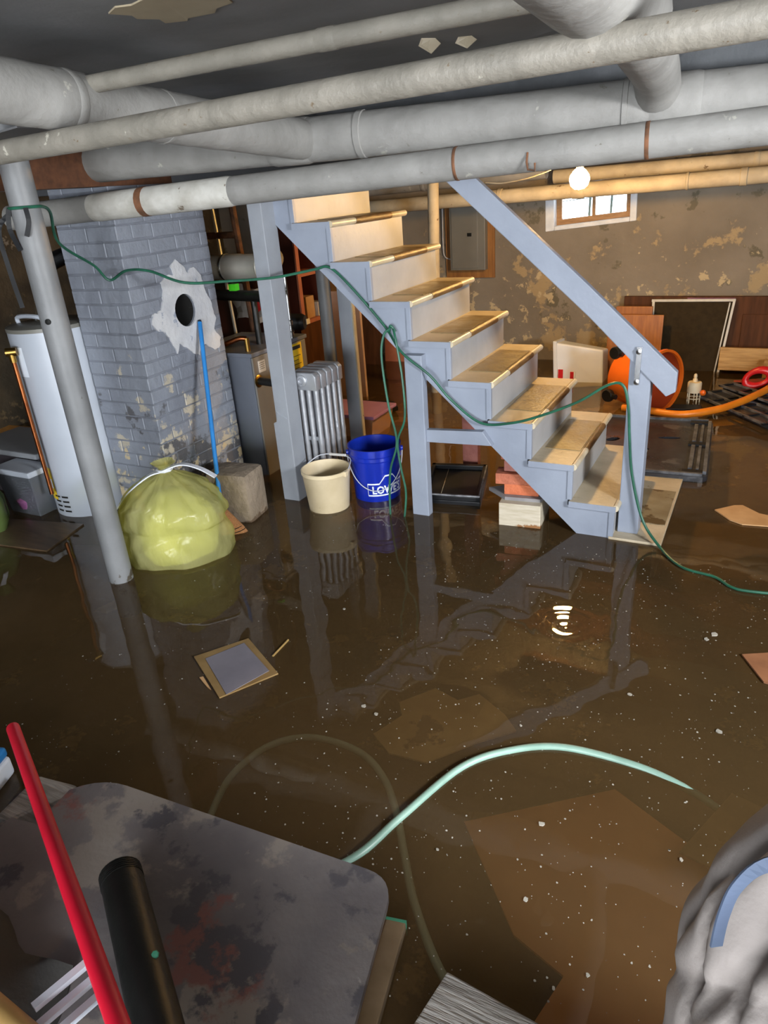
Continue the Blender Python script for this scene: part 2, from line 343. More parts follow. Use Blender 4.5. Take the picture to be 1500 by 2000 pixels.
# bare patch where the ceiling paint came off
m_bare = mat('bare_plaster', '#a5987f', '#998c74', 6, 0.9)
pp = [(-1.30,1.325),(-1.27,1.36),(-1.285,1.39),(-1.25,1.42),(-1.27,1.46),(-1.22,1.475),(-1.2,1.455),(-1.13,1.46),(-1.10,1.43),(-1.05,1.42),(-1.035,1.38),(-1.07,1.345),(-1.065,1.29),(-1.09,1.25),(-1.12,1.27),(-1.17,1.285),(-1.21,1.30),(-1.25,1.295)]
bb = MB().prism([(x, y, sag(x, y) - 0.0035) for x, y in [(x*1.13, y*1.13) for x, y in pp]], (0, 0, 0.006)); bb.build('bare_patch', m_bare, ceil)
for (x, y, a, l) in ((-0.62, 2.55, 20, .11), (-0.69, 2.62, -15, .05), (-1.05, 2.35, 30, .04), (-0.95, 2.4, 5, .03)):
    p = Vector((x, y, sag(x, y))); d = RZ(a) @ Vector((1, 0, 0)); s_ = Vector((0, 0, -1)) * l
    MB().prism([p, p + d*.04, p + d*.055 + s_*.4 + Vector((0, .01, 0)), p + d*.02 + s_ + Vector((0, .02, 0)), p - d*.01 + s_*.5], (0.0, 0.003, 0)).build('peeling_flake', m_nosel, ceil)
# torn, drooping sheet by the column and the joist above it
struct(MB().prism([(-3.6, 2.02, 1.86), (-2.2, 1.75, 1.90), (-2.2, 2.5, 1.93), (-3.6, 2.5, 1.90)], (0, 0, 0.006)).build('trim_1', m_ceil))
# stairwell above the stairs
b = MB(); b.box((HX0-.1, HY0-.06, CZ-.02), (HX0, HY1+.1, 3.2)); b.box((HX1, HY0-.06, CZ-.02), (HX1+.1, HY1+.1, 3.2)); b.box((HX0, HY0-.06, CZ-.02), (HX1, HY0, 3.2)); b.box((HX0, HY1, CZ-.02), (HX1, HY1+.1, 3.2)); b.box((HX0-.1, HY0-.06, 3.2), (HX1+.1, HY1+.1, 3.25))
struct(b.build('wall_stairwell', m_riser))
struct(B((-3.9, 3.10, 1.735), (2.2, 3.25, CZ), 'trim_2', m_beam))
struct(B((-2.95, 1.2, 1.74), (-2.83, 3.1, CZ), 'trim_3', m_joist))
for i, y in enumerate((4.6, 5.3, 6.0, 6.55)): struct(B((-1.4 if y < 5 else -5.4, y-.025, 1.86), (2.1, y+.025, CZ), 'trim_%d' % (4+i), m_joist))
# window
def qlerp(u, v): 
    a = [Q[0][i]*(1-u) + Q[1][i]*u for i in (0, 1)]; c = [Q[3][i]*(1-u) + Q[2][i]*u for i in (0, 1)]
    return (a[0]*(1-v) + c[0]*v, a[1]*(1-v) + c[1]*v)
def wq(u0, v0, u1, v1, y0, y1):
    return MB().prism([(qlerp(u, v)[0], y0, qlerp(u, v)[1]) for u, v in ((u0, v0), (u1, v0), (u1, v1), (u0, v1))], (0, y1-y0, 0))
win = bpy.data.objects.new('window_1', None); COL.objects.link(win); win.location = (-1.5, YB+.1, 1.2); tag(win, kind='structure', label='small crooked two-pane basement window with wooden sash in the far wall')
for k, (u0, v0, u1, v1) in enumerate(((0, 0, .10, 1), (.93, 0, 1, 1), (.10, 0, .93, .10), (.10, .95, .93, 1))): wq(u0, v0, u1, v1, YB-.015, YB+.16).build('reveal', m_reveal, win, bevel=.008)
for (u0, v0, u1, v1) in ((.10, .22, .16, .87), (.87, .22, .93, .87), (.10, .10, .93, .22), (.10, .87, .93, .95), (.50, .22, .535, .87)): wq(u0, v0, u1, v1, YB+.08, YB+.12).build('sash', m_sashwood, win)
wq(.16, .22, .50, .87, YB+.098, YB+.102).build('pane', m_glass, win); wq(.535, .22, .87, .87, YB+.098, YB+.102).build('pane', m_glass, win)
m_grille = mat('green_grille', '#2c4a42', None, 5, 0.6)
for x in (-1.56, -1.37): T([(x, YB+.25, 1.12), (x+.01, YB+.25, 1.62)], .011, 'grille_bar', m_grille, win, 6)
for z in (1.45, 1.47): T([(-1.92, YB+.26, z-.06), (-1.08, YB+.26, z+.01)], .004, 'grille_wire', m_grille, win, 5)

# ------------------------------------------------------------------ flood water
def water_material():
    m = bpy.data.materials.new('muddy_water'); m.use_nodes = True; nt = m.node_tree; N = nt.nodes; L = nt.links; N.clear()
    out = N.new('ShaderNodeOutputMaterial'); g = N.new('ShaderNodeNewGeometry')
    n1 = N.new('ShaderNodeTexNoise'); n1.inputs['Scale'].default_value = 3.0; n1.inputs['Detail'].default_value = 2; L.new(g.outputs['Position'], n1.inputs['Vector'])
    # rings spreading from one drip
    mp = N.new('ShaderNodeVectorMath'); mp.operation = 'SUBTRACT'; mp.inputs[1].default_value = (-0.546, 2.392, 0); L.new(g.outputs['Position'], mp.inputs[0])
    ln = N.new('ShaderNodeVectorMath'); ln.operation = 'LENGTH'; L.new(mp.outputs[0], ln.inputs[0])
    k = N.new('ShaderNodeMath'); k.operation = 'MULTIPLY'; k.inputs[1].default_value = 130.0; L.new(ln.outputs['Value'], k.inputs[0])
    sn = N.new('ShaderNodeMath'); sn.operation = 'SINE'; L.new(k.outputs[0], sn.inputs[0])
    fa = N.new('ShaderNodeMapRange'); fa.inputs[1].default_value = 0.24; fa.inputs[2].default_value = 0.0; fa.inputs[3].default_value = 0.0; fa.inputs[4].default_value = 0.05; L.new(ln.outputs['Value'], fa.inputs[0])
    mu = N.new('ShaderNodeMath'); mu.operation = 'MULTIPLY'; L.new(sn.outputs[0], mu.inputs[0]); L.new(fa.outputs[0], mu.inputs[1])
    ad = N.new('ShaderNodeMath'); ad.operation = 'ADD'; L.new(n1.outputs['Fac'], ad.inputs[0]); L.new(mu.outputs[0], ad.inputs[1])
    bp = N.new('ShaderNodeBump'); bp.inputs['Strength'].default_value = 0.12; bp.inputs['Distance'].default_value = 0.03; L.new(ad.outputs[0], bp.inputs['Height'])
    fr = N.new('ShaderNodeFresnel'); fr.inputs['IOR'].default_value = 1.36; L.new(bp.outputs[0], fr.inputs['Normal'])
    gl = N.new('ShaderNodeBsdfGlossy'); gl.inputs['Roughness'].default_value = 0.015; gl.inputs['Color'].default_value = (1, 1, 1, 1); L.new(bp.outputs[0], gl.inputs['Normal'])
    n2 = N.new('ShaderNodeTexNoise'); n2.inputs['Scale'].default_value = 1.4; n2.inputs['Detail'].default_value = 5; L.new(g.outputs['Position'], n2.inputs['Vector'])
    cx = N.new('ShaderNodeMix'); cx.data_type = 'RGBA'; L.new(n2.outputs['Fac'], cx.inputs[0]); cx.inputs[6].default_value = C('#755e3d'); cx.inputs[7].default_value = C('#866c49')
    df = N.new('ShaderNodeBsdfDiffuse'); L.new(cx.outputs[2], df.inputs[0])
    tr = N.new('ShaderNodeBsdfTransparent'); tr.inputs[0].default_value = (0.93, 0.86, 0.70, 1)
    m1 = N.new('ShaderNodeMixShader'); m1.inputs[0].default_value = 0.76; L.new(df.outputs[0], m1.inputs[1]); L.new(tr.outputs[0], m1.inputs[2])
    m2 = N.new('ShaderNodeMixShader'); L.new(fr.outputs[0], m2.inputs[0]); L.new(m1.outputs[0], m2.inputs[1]); L.new(gl.outputs[0], m2.inputs[2])
    L.new(m2.outputs[0], out.inputs[0]); return m
wat = MB().add([(XL, YF, 0), (XR-.2, YF, 0), (XR-.2, YB, 0), (XL, YB, 0)], [(0, 1, 2, 3)]).build('flood_water', water_material())
tag(wat, 'murky brown flood water covering the whole basement floor', 'water', kind='stuff')

# ------------------------------------------------------------------ overhead pipes
def pipe(name, a, b, r, m, label, group=None, joints=(), bulge=1.06, jm=None, wob=.012, n=24):
    a = Vector(a); b = Vector(b); t = thing(name, tuple(a), label, 'pipe', group)
    pts = [a.lerp(b, i / n) for i in range(n + 1)]
    MB().tube(pts, [r * (1 + random.uniform(-wob, wob)) for _ in pts], 20).build('pipe_body', m, t, smooth=True, angle=60)
    for j in joints:
        u, wdt = j[0], j[1]; c = a.lerp(b, u); d = (b - a).normalized() * wdt / 2
        MB().tube([c - d, c - d*.8, c + d*.8, c + d], [r*1.005, r*bulge, r*bulge, r*1.005], 20).build('pipe_band', jm or m_rust, t, smooth=True)
    return t
pipe('thin_pipe', (-1.72, 1.60, 1.95), (0.75, 1.55, 1.945), .022, m_thin, 'thin painted pipe running closest to the ceiling near the bare patch', joints=((.32, .05),), jm=m_thin)
pipe('thin_pipe', (-2.75, 1.50, 1.795), (1.1, 1.42, 1.865), .030, m_thin, 'long thin speckled pipe crossing in front of the thick wrapped pipes', joints=((.93, .02),), bulge=1.03)
t = pipe('thick_pipe', (-1.72, 1.05, 1.945), (-1.75, 2.70, 1.84), .074, m_pipe, 'thick wrapped pipe slanting from the upper left to a tee', joints=((.52, .02), (.30, .03)), bulge=1.03, jm=m_pipe)
t = pipe('thick_pipe', (-3.35, 2.57, 1.84), (1.2, 3.08, 1.835), .083, m_pipe, 'thickest wrapped pipe running across the ceiling above the stairs', joints=((.335, .18), (.405, .03), (.62, .02), (.655, .16)), bulge=1.05, jm=m_pipe)
t = pipe('wrapped_pipe', (-3.42, 2.555, 1.635), (1.2, 2.98, 1.775), .058, m_pipe, 'lower wrapped pipe with a white section passing in front of the chimney', joints=((.50, .012), (.645, .014)), bulge=1.02)
a = Vector((-3.42, 2.555, 1.635)); bq = Vector((1.2, 2.98, 1.775))
MB().tube([a.lerp(bq, u) for u in (.115, .12, .2, .28, .285)], [.058, .061, .0615, .061, .058], 20).build('white_sleeve', m_pipew, t, smooth=True)
MB().tube([a.lerp(bq, u) for u in (.178, .186)], .0625, 20).build('pipe_band', m_rust, t, smooth=True)
T([(-0.83, 2.735, 1.72), (-0.83, 2.725, 1.69), (-0.825, 2.725, 1.665), (-0.80, 2.725, 1.66), (-0.80, 2.725, 1.685)], .004, 'hook', m_rust, t, 6)
t = thing('duct_pipe', (-.36, 1.3, 1.95), 'fat grey duct dropping from the ceiling into the thickest pipe', 'pipe')
MB().tube([(-.30, 1.0, 1.93), (-.33, 1.4, 1.935), (-.345, 1.86, 1.94), (-.35, 1.89, 1.94)], [.085, .086, .086, .076], 20).build('duct_collar', m_pipe, t, smooth=True)
MB().tube(smooth_path([(-.35, 1.85, 1.945), (-.38, 2.3, 1.93), (-.41, 2.68, 1.915), (-.42, 2.84, 1.87), (-.42, 2.86, 1.84)], 6), .072, 20).build('pipe_body', m_pipe, t, smooth=True)
pipe('wrapped_pipe', (-3.6, 6.0, 1.475), (1.6, 6.0, 1.56), .055, m_pipet, 'pale wrapped pipe crossing in front of the basement window', joints=((.19, .05), (.30, .04), (.42, .10), (.57, .02), (.64, .05)), bulge=1.1, jm=m_pipet)
pipe('wrapped_pipe', (-1.7, 6.35, 1.615), (1.6, 6.35, 1.65), .052, m_pipet, 'wrapped pipe just above and behind the pipe at the window', joints=((.45, .04),), jm=m_pipet)
pipe('wrapped_pipe', (-4.5, 6.3, 1.60), (-1.75, 6.3, 1.66), .055, m_pipe, 'dull wrapped pipe high on the far wall left of the handrail', joints=((.6, .04),), jm=m_pipe)
pipe('drain_pipe', (-2.46, 5.5, FL), (-2.40, 5.5, CZ), .044, m_pipet, 'upright pale pipe standing beside the electrical board')

# ------------------------------------------------------------------ lally columns and posts
t = thing('steel_column', (-2.625, 2.032, FL), 'grey round steel column standing in front of the brick chimney', 'column')
MB().tube([(-2.625, 2.032, FL + i*.1) for i in range(22)] + [(-2.625, 2.032, CZ)], .056, 24).build('shaft', m_column, t, smooth=True)
MB().lathe((-2.6, 1.982, 1.243), [(.001, .0), (.012, .0), (.012, .006), (.001, .008)], 10, (.3, -1, 0)).build('bolt', m_blackm, t, smooth=True)
MB().box((-2.72, 1.94, CZ-.03), (-2.53, 2.125, CZ-.02)).build('cap_plate', m_column, t)
t = thing('steel_column', (-2.51, 3.95, FL), 'slimmer grey round column standing under the staircase', 'column')
MB().tube([(-2.51, 3.95, FL), (-2.51, 3.95, 1.40)], .042, 20).build('shaft', m_column, t, smooth=True)
t = thing('wooden_post', (-2.34, 3.175, FL), 'square grey painted wooden post beside the radiator', 'post')
MB().prism([(-2.385, 3.115, FL), (-2.298, 3.115, FL), (-2.298, 3.115, 1.735), (-2.385, 3.115, 1.735)], (0, .12, 0)).build('post_body', m_post, t, bevel=.004)
MB().prism([(-2.405, 3.112, FL), (-2.30, 3.112, FL), (-2.30, 3.112, .50), (-2.375, 3.112, .54), (-2.385, 3.112, .48), (-2.405, 3.112, .47)], (0, .10, 0)).build('scab_board', m_post, t, bevel=.003)
t = thing('wooden_post', (-2.42, 4.05, FL), 'grey wooden post with a painted-on lit edge standing under the stairs', 'post')
B((-2.46, 4.02, FL), (-2.365, 4.055, 1.4), 'post_body', m_post, t, bevel=.004); B((-2.365, 4.022, FL), (-2.355, 4.053, 1.4), 'lit_strip', m_pipet, t)  # pale strip puts the bulb light on the post's side into colour
t = B((-1.585, 3.92, FL), (-1.485, 3.97, .78), 'red_plank', mat('red_plank_paint', '#a5685c', '#8f5650', 6, 0.7, bump=0.3, chips=(('#b79a90', 8.0, 0.6), ('#5a1f1a', 6.0, 0.45, 0.0, 0.06))), bevel=.003)
tag(t, 'reddish weathered plank standing upright under the stairs', 'plank')

# ------------------------------------------------------------------ chimney
CX0, CX1, CY0, CY1 = -3.30, -2.876, 2.70, 3.36
ch = thing('chimney', (-3.09, 3.03, FL), 'grey painted brick chimney with a round flue hole', 'chimney')
pr = .004
outer = [(CY0+pr, FL), (CY1-pr, FL), (CY1-pr, CZ), (CY0+pr, CZ)]; HC = (3.075, 1.10); HR = .088
pl = plate(outer, [circle(HC[0], HC[1], HR, HR*1.02, 24)], CX1-.05, CX1-pr)   # local x=Y, y=Z, z=X
place(pl, lambda p: (p.z, p.x, p.y))
pl.box((CX0+pr, CY0+pr, FL), (CX0+.06, CY1-pr, CZ)); pl.box((CX0+.06, CY0+pr, FL), (CX1-.05, CY0+.06, CZ)); pl.box((CX0+.06, CY1-.06, FL), (CX1-.05, CY1-pr, CZ))
pl.build('mortar_core', m_mortar, ch)
MB().lathe((CX1-.32, HC[0], HC[1]), [(.001, 0), (HR, 0), (HR, .30)], 24, (1, 0, 0), cap=False).build('flue_hole', m_holedark, ch, smooth=True)
bc = {}
def brick_mesh(L_, H_, D_):
    k = (round(L_, 3), round(H_, 3), round(D_, 3))
    if k not in bc:
        me = bpy.data.meshes.new('brick'); bm = bmesh.new(); bmesh.ops.create_cube(bm, size=1); bmesh.ops.scale(bm, vec=k[:1] + (k[2], k[1]), verts=bm.verts)
        bmesh.ops.bevel(bm, geom=bm.edges[:], offset=.004, segments=1, affect='EDGES'); bm.to_mesh(me); bm.free(); me.materials.append(m_brickp); bc[k] = me
    return bc[k]
def put_brick(me, loc, rz):
    o = bpy.data.objects.new('brick', me); COL.objects.link(o); o.parent = ch; o.location = Vector(loc) - ch.location
    o.rotation_euler = (random.uniform(-.008, .008), random.uniform(-.008, .008), rz + random.uniform(-.006, .006))
HB = .0755; k = 0; z = FL + .02
while z + HB < CZ + .02:
    j = .0055; ev = k % 2 == 0
    fx1 = CX1 if ev else CX1 - .10; sy0 = CY0 + .10 if ev else CY0
    front = [.2075, .2075] if ev else [.104, .2075]
    side = [.14, .2075, .2075] if ev else [.2075, .2075, .2075, .07]
    x = CX0; sc = (fx1 - CX0) / sum(front); th = .10 if ev else .03
    for l in front:
        l *= sc; put_brick(brick_mesh(l - j, HB - j + random.choice((0, -.001, -.002)), th), (x + l/2, CY0 + th/2 + random.uniform(-.001, .0015), z + HB/2 + random.uniform(-.0015, .0015)), 0); x += l
    y = sy0; sc = (CY1 - sy0) / sum(side)
    for ii, l in enumerate(side):
        l *= sc; th = .10 if (not ev and ii == 0) else .03
        dy_ = max(abs(y + l/2 - HC[0]) - l/2, 0); dz_ = max(abs(z + HB/2 - HC[1]) - HB/2, 0)
        if math.hypot(dy_, dz_) > HR + .004: put_brick(brick_mesh(l - j, HB - j + random.choice((0, -.001, -.002)), th), (CX1 - th/2 + random.uniform(-.0015, .001), y + l/2, z + HB/2 + random.uniform(-.0015, .0015)), PI/2)
        y += l
    z += HB; k += 1
base_out = [(3.30, 1.06), (3.29, 1.13), (3.25, 1.20), (3.24, 1.27), (3.19, 1.32), (3.14, 1.29), (3.11, 1.33), (3.06, 1.37), (3.02, 1.34), (3.03, 1.29), (2.98, 1.30), (2.93, 1.27), (2.92, 1.20), (2.90, 1.14), (2.86, 1.12), (2.82, 1.12), (2.81, 1.07), (2.84, 1.03), (2.89, 1.01), (2.92, .96), (2.95, .89), (2.98, .94), (3.03, .90), (3.08, .86), (3.12, .84), (3.15, .90), (3.20, .88), (3.24, .85), (3.30, .84), (3.32, .90), (3.28, .96), (3.31, 1.01)]
outp = []
for i in range(len(base_out)):
    a = Vector(base_out[i]); b2 = Vector(base_out[(i+1) % len(base_out)])
    for u in (0, .33, .66): q_ = a.lerp(b2, u); outp.append((q_.x + random.uniform(-.006, .006), q_.y + random.uniform(-.006, .006)))
pl = place(plate(outp, [circle(HC[0], HC[1], HR*.97, HR, 24)], CX1-.006, CX1+.006), lambda p: (p.z, p.x, p.y)); pl.build('plaster_patch', m_plaster, ch)

# ------------------------------------------------------------------ staircase
st = thing('staircase', (-1.3, 3.6, FL), 'grey painted wooden basement staircase with worn treads and handrail', 'staircase')
SY0, SY1 = 3.20, 4.06
def nose(k): return -.516 - .2065*k
def tz(k): return .180 + .19*k
NK = 10
def stringer(y):
    # sawtooth top edge, straight lower edge
    top = [(-.530, FL), (-.530, tz(0)-.03)]
    for k in range(NK):
        top.append((nose(k) - .030, tz(k) - .03)); top.append((nose(k+1) - .030 if k < NK else 0, tz(k) - .03))
    top[1] = (-.546, tz(0)-.03); top[0] = (-.546, FL)
    poly = []
    for p in top:
        if not poly or (abs(p[0]-poly[-1][0]) + abs(p[1]-poly[-1][1])) > 1e-4: poly.append(p)
    xe = poly[-1][0]; ze = lambda x: (-.703 - x) * .945 - .002
    poly += [(xe, max(ze(xe), 0)), (-.703 + .19/.945, FL) if False else (-.703, 0.0), (-.60, FL)]
    return MB().prism([(x, y, z) for x, z in poly], (0, .035, 0))
stringer(3.222).build('stringer', m_stair, st); stringer(4.0).build('stringer', m_stair, st)
for k in range(NK):
    x = nose(k); z = tz(k)
    r = B((x - .030, 3.235, tz(k-1) if k else FL), (x - .012, 4.03, z - .03), 'riser', m_riser, st)
    MB().box((x - .034, 3.216, (tz(k-1) if k else FL)), (x - .010, 3.238, z - .03)).build('riser_edge', m_stair, st, bevel=.002)
    tr = B((x - .225, SY0, z - .03), (x, SY1, z), 'tread', m_tread, st, bevel=.004)
    B((x - .2255, SY0 - .003, z - .031), (x - .001, SY0 + .002, z - .001), 'tread_end', m_stair, tr)
    if 1 <= k:
        B((x - .195, SY0 + .20, z), (x - .018, SY1 - .17, z + .003), 'tread_mat', m_tmat, tr)
    MB().tube([(x - .004, SY0 + .005, z - .013), (x - .004, SY1 - .005, z - .013)], .0165, 10).build('nosing', m_nosel, tr, smooth=True)
    if k: MB().tube([(x - .003, SY0 + .25, z - .013), (x - .003, SY1 - .2, z - .013)], .0185, 10).build('worn_nosing', m_nose, tr, smooth=True)
m_wet = mat('wet_tread', '#8f8369', '#7a6c52', 6, 0.18, chips=(('#5a4930', 5.0, 0.55),))
tr = B((-.545, 3.21, -.025), (-.300, 4.075, .012), 'tread', m_tread, st, bevel=.003)
B((-.52, 3.42, .012), (-.312, 3.86, .015), 'tread_mat', m_wet, tr)
B((-.545, 3.235, FL), (-.525, 4.03, -.02), 'riser', m_riser, st); B((-.34, 3.235, FL), (-.32, 4.03, -.025), 'riser', m_riser, st)
# newel post, handrail, props
nw = MB().prism([(-.516, 3.28, .012), (-.420, 3.28, .012), (-.420, 3.28, .800), (-.516, 3.28, .885)], (0, .088, 0)).build('newel_post', m_stair, st, bevel=.004)
rl = MB().prism([(-.312, 3.270, .822), (-.312, 3.270, .735), (-.350, 3.270, .712), (-.704, 3.270, 1.055), (-2.05, 3.270, 2.25), (-2.0, 3.270, 2.34), (-.711, 3.270, 1.190)], (0, .042, 0)).build('handrail', m_stair, st, bevel=.004)
MB().bar((-.475, 3.262, .93), (-.478, 3.262, .76), .022, .006, (0, 1, 0)).build('bracket', m_chrome, nw)
for z in (.91, .775): MB().lathe((-.477, 3.262, z), [(.001, 0), (.012, 0), (.012, .008), (.001, .01)], 10, (0, -1, 0)).build('bracket_bolt', m_chrome, nw, smooth=True)
B((-1.583, 3.168, FL), (-1.487, 3.222, .875), 'support_post', m_stair, st, bevel=.004)
MB().prism([(-1.487, 3.185, .420), (-1.13, 3.185, .432), (-1.18, 3.185, .503), (-1.487, 3.185, .487)], (0, .036, 0)).build('cross_brace', m_stair, st, bevel=.003)

# ------------------------------------------------------------------ light bulb
bl = thing('light_bulb', (-1.145, 4.87, 1.60), 'bare glowing light bulb hanging in front of the basement window', 'bulb')
MB().lathe((-1.145, 4.87, 1.56), [(.001, -.02), (.03, -.015), (.052, .004), (.062, .035), (.058, .060), (.038, .088), (.018, .104)], 20).build('globe', emit('bulb_glow', (1.0, 0.57, 0.17, 1), 420.0), bl, smooth=True)  # globe oversized so its shape stands in for the bulb's bloom
MB().lathe((-1.145, 4.87, 1.658), [(.018, 0), (.022, .01), (.024, .05), (.03, .06), (.03, .09), (.001, .09)], 16).build('socket', m_cream, bl, smooth=True)
T([(-1.145, 4.87, 1.745), (-1.145, 4.87, CZ)], .006, 'drop_cord', m_wire, bl, 6)
o = T(smooth_path([(-2.05, 4.87, 1.71), (-1.914, 4.87, 1.648), (-1.70, 4.87, 1.612), (-1.578, 4.87, 1.615), (-1.42, 4.87, 1.64), (-1.281, 4.87, 1.69), (-1.22, 4.87, 1.80), (-1.2, 4.87, 1.99)]), .004, 'lamp_cable', m_pipet, None, 6)
tag(o, 'thin drooping cable left of the glowing bulb', 'cable')

# ------------------------------------------------------------------ electrical panel
t = thing('electrical_panel', (-2.6, YB, .77), 'grey electrical panel on an orange plywood board on the far wall', 'electrical panel')
B((-2.86, 6.775, .775), (-2.365, YB, 1.50), 'backing_board', m_board, t, bevel=.003)
B((-2.785, 6.70, .855), (-2.43, 6.775, 1.46), 'panel_box', m_panel, t, bevel=.006)
d = B((-2.765, 6.69, .875), (-2.50, 6.70, 1.44), 'panel_door', m_panel, t, bevel=.004)
B((-2.60, 6.683, 1.16), (-2.56, 6.69, 1.19), 'latch', m_blackm, d)
T(smooth_path([(-2.88, 6.77, 1.52), (-2.885, 6.77, 1.1), (-2.87, 6.77, .98), (-2.80, 6.77, .95), (-2.77, 6.77, .95)]), .006, 'panel_cable', m_wire, t, 6)

# ------------------------------------------------------------------ boiler and its fittings
t = thing('boiler', (-2.95, 3.7, FL), 'grey metal boiler cabinet with a yellow sticker behind the chimney', 'boiler')
B((-3.25, 3.40, FL), (-2.735, 3.99, .765), 'cabinet', m_boiler, t, bevel=.006)
fp = B((-2.735, 3.405, FL), (-2.722, 3.985, .760), 'front_panel', m_boilerl, t, bevel=.003)
B((-3.26, 3.39, .765), (-2.715, 4.0, .79), 'top_lid', m_boiler, t, bevel=.004)
B((-2.722, 3.45, .66), (-2.720, 3.52, .73), 'white_label', m_paper, t)
ys = B((-2.722, 3.77, .55), (-2.719, 3.93, .752), 'yellow_label', m_yellow, t)
B((-2.719, 3.785, .715), (-2.7185, 3.915, .738), 'printed_line', m_ink, ys)
for i in range(5): B((-2.719, 3.79, .67 - i*.027), (-2.7185, 3.91 - (i % 2)*.03, .674 - i*.027), 'printed_line', m_ink, ys)
for i in range(4): B((-2.720, 3.46, .715 - i*.012), (-2.7195, 3.51, .718 - i*.012), 'printed_line', m_ink, t)
MB().lathe((-2.722, 3.43, .615), [(.001, 0), (.036, 0), (.040, .006), (.030, .012), (.001, .012)], 18, (1, 0, 0)).build('port_ring', m_brass, t, smooth=True)
t2 = thing('iron_pipe_run', (-2.55, 3.4, FL), 'black iron boiler pipe with elbow and header beside the grey post', 'pipe')
T([(-2.71, 3.43, .615), (-2.53, 3.40, .615)], .024, 'nipple', m_blackm, t2, 14)
T([(-2.53, 3.40, FL), (-2.53, 3.40, 1.06)], .026, 'riser_pipe', m_blackm, t2, 14)
T([(-3.2, 3.72, 1.085), (-2.62, 3.62, 1.085), (-2.53, 3.42, 1.085)], .034, 'header_pipe', m_blackm, t2, 14)
MB().lathe((-2.85, 3.66, .79), [(.02, 0), (.02, .27)], 12).build('drop_pipe', m_blackm, t2, smooth=True)
t2 = thing('flue_pipe', (-2.8, 3.78, .79), 'shiny galvanized flue pipe running behind the chimney', 'flue pipe')
MB().tube([(-3.55, 3.78, 1.245), (-3.12, 3.78, 1.245), (-3.11, 3.78, 1.245), (-3.0, 3.78, 1.245), (-2.99, 3.78, 1.245), (-2.85, 3.78, 1.245)], [.078, .078, .082, .082, .078, .078], 24).build('flue_body', m_galv, t2, smooth=True)
MB().tube(smooth_path([(-2.87, 3.78, 1.245), (-2.835, 3.80, 1.245), (-2.86, 3.88, 1.245), (-3.10, 4.26, 1.245)], 5), .076, 20).build('flue_elbow', m_galv, t2, smooth=True)
MB().tube([(-3.125, 3.78, 1.245), (-3.112, 3.78, 1.245)], .0845, 24).build('seam_band', m_chrome, t2, smooth=True)
t2 = thing('copper_fitting', (-2.80, 3.44, .79), 'short copper pipe with brass elbow on top of the boiler', 'fitting')
T([(-2.79, 3.46, .79), (-2.79, 3.46, .87)], .016, 'brass_nipple', m_brass, t2); T(smooth_path([(-2.79, 3.46, .865), (-2.83, 3.44, .868), (-2.90, 3.42, .845), (-2.97, 3.40, .82)], 4), .015, 'copper_tube', m_copper, t2)
t2 = thing('pump_motor', (-2.75, 4.05, .79), 'black round motor on top of the boiler behind the radiator', 'motor')
MB().lathe((-2.86, 4.03, .86), [(.001, 0), (.05, .0), (.055, .01), (.055, .09), (.045, .11), (.001, .112)], 18, (.9, .25, -.05)).build('motor_body', m_blackp, t2, smooth=True)
B((-2.74, 4.05, .84), (-2.735, 4.09, .875), 'name_plate', m_cream, t2); T([(-2.84, 3.95, .79), (-2.84, 3.95, .86)], .02, 'flange', m_galv, t2); MB().tube([(-2.86, 4.03, .79), (-2.86, 4.03, .83)], .025, 12).build('motor_foot', m_blackm, t2)
t2 = thing('relief_pipe', (-2.62, 3.98, .79), 'thin chrome relief pipe with valve rising above the boiler', 'pipe')
T([(-2.735, 3.86, .79), (-2.735, 3.86, 1.18)], .009, 'chrome_tube', m_chrome, t2, 8)
for z in (.80, .87): MB().lathe((-2.735, 3.86, z), [(.009, 0), (.016, .004), (.016, .03), (.009, .034)], 10).build('valve_nut', m_chrome, t2, smooth=True)
o = B((-2.98, 3.60, 1.125), (-2.93, 3.64, 1.165), 'lime_level', m_green2); tag(o, 'small lime green plastic piece on the black iron header', 'plastic piece')
t2 = thing('wall_papers', (-3.4, 4.28, .86), 'crumpled papers in a plastic sleeve hanging behind the boiler', 'papers')
pg = MB(); gx = 6
vs = [(-3.52 + .28*u/gx, 4.28 - .03*math.sin(u*1.7 + v), 1.06 - .24*v/gx + .02*math.sin(u)) for v in range(gx+1) for u in range(gx+1)]
pg.add(vs, [(j*(gx+1)+i, j*(gx+1)+i+1, (j+1)*(gx+1)+i+1, (j+1)*(gx+1)+i) for j in range(gx) for i in range(gx)]).build('sheet', m_paper, t2, smooth=True)
MB().prism([(-3.33, 4.24, .93), (-3.26, 4.24, .97), (-3.25, 4.24, .90), (-3.29, 4.24, .87)], (0, .004, 0)).build('red_corner', m_red, t2)
B((-3.9, 4.34, FL), (-3.22, 4.37, 1.20), 'standing_board', m_mahog).__setitem__('label', 'dark reddish brown board standing behind the boiler'); bpy.data.objects['standing_board']['category'] = 'board'
for i, (x, y, z0, r_, mm, lab) in enumerate(((-3.45, 4.1, 1.3, .012, m_galv, 'thin grey conduit rising left of the flue pipe'), (-3.28, 4.1, 1.3, .024, m_rust, 'rusty upright pipe with a tee above the flue pipe'), (-3.08, 4.1, 1.3, .008, m_brass, 'thin brass tube rising right above the flue pipe'))):
    t2 = thing('riser_pipe', (x, y, z0), lab, 'pipe'); T([(x+.10, y, FL), (x, y, CZ)], r_, 'tube', mm, t2, 8)
    if i == 1: T([(x+.02, y, 1.42), (x-.3, y, 1.42)], .022, 'branch', m_rust, t2, 8)

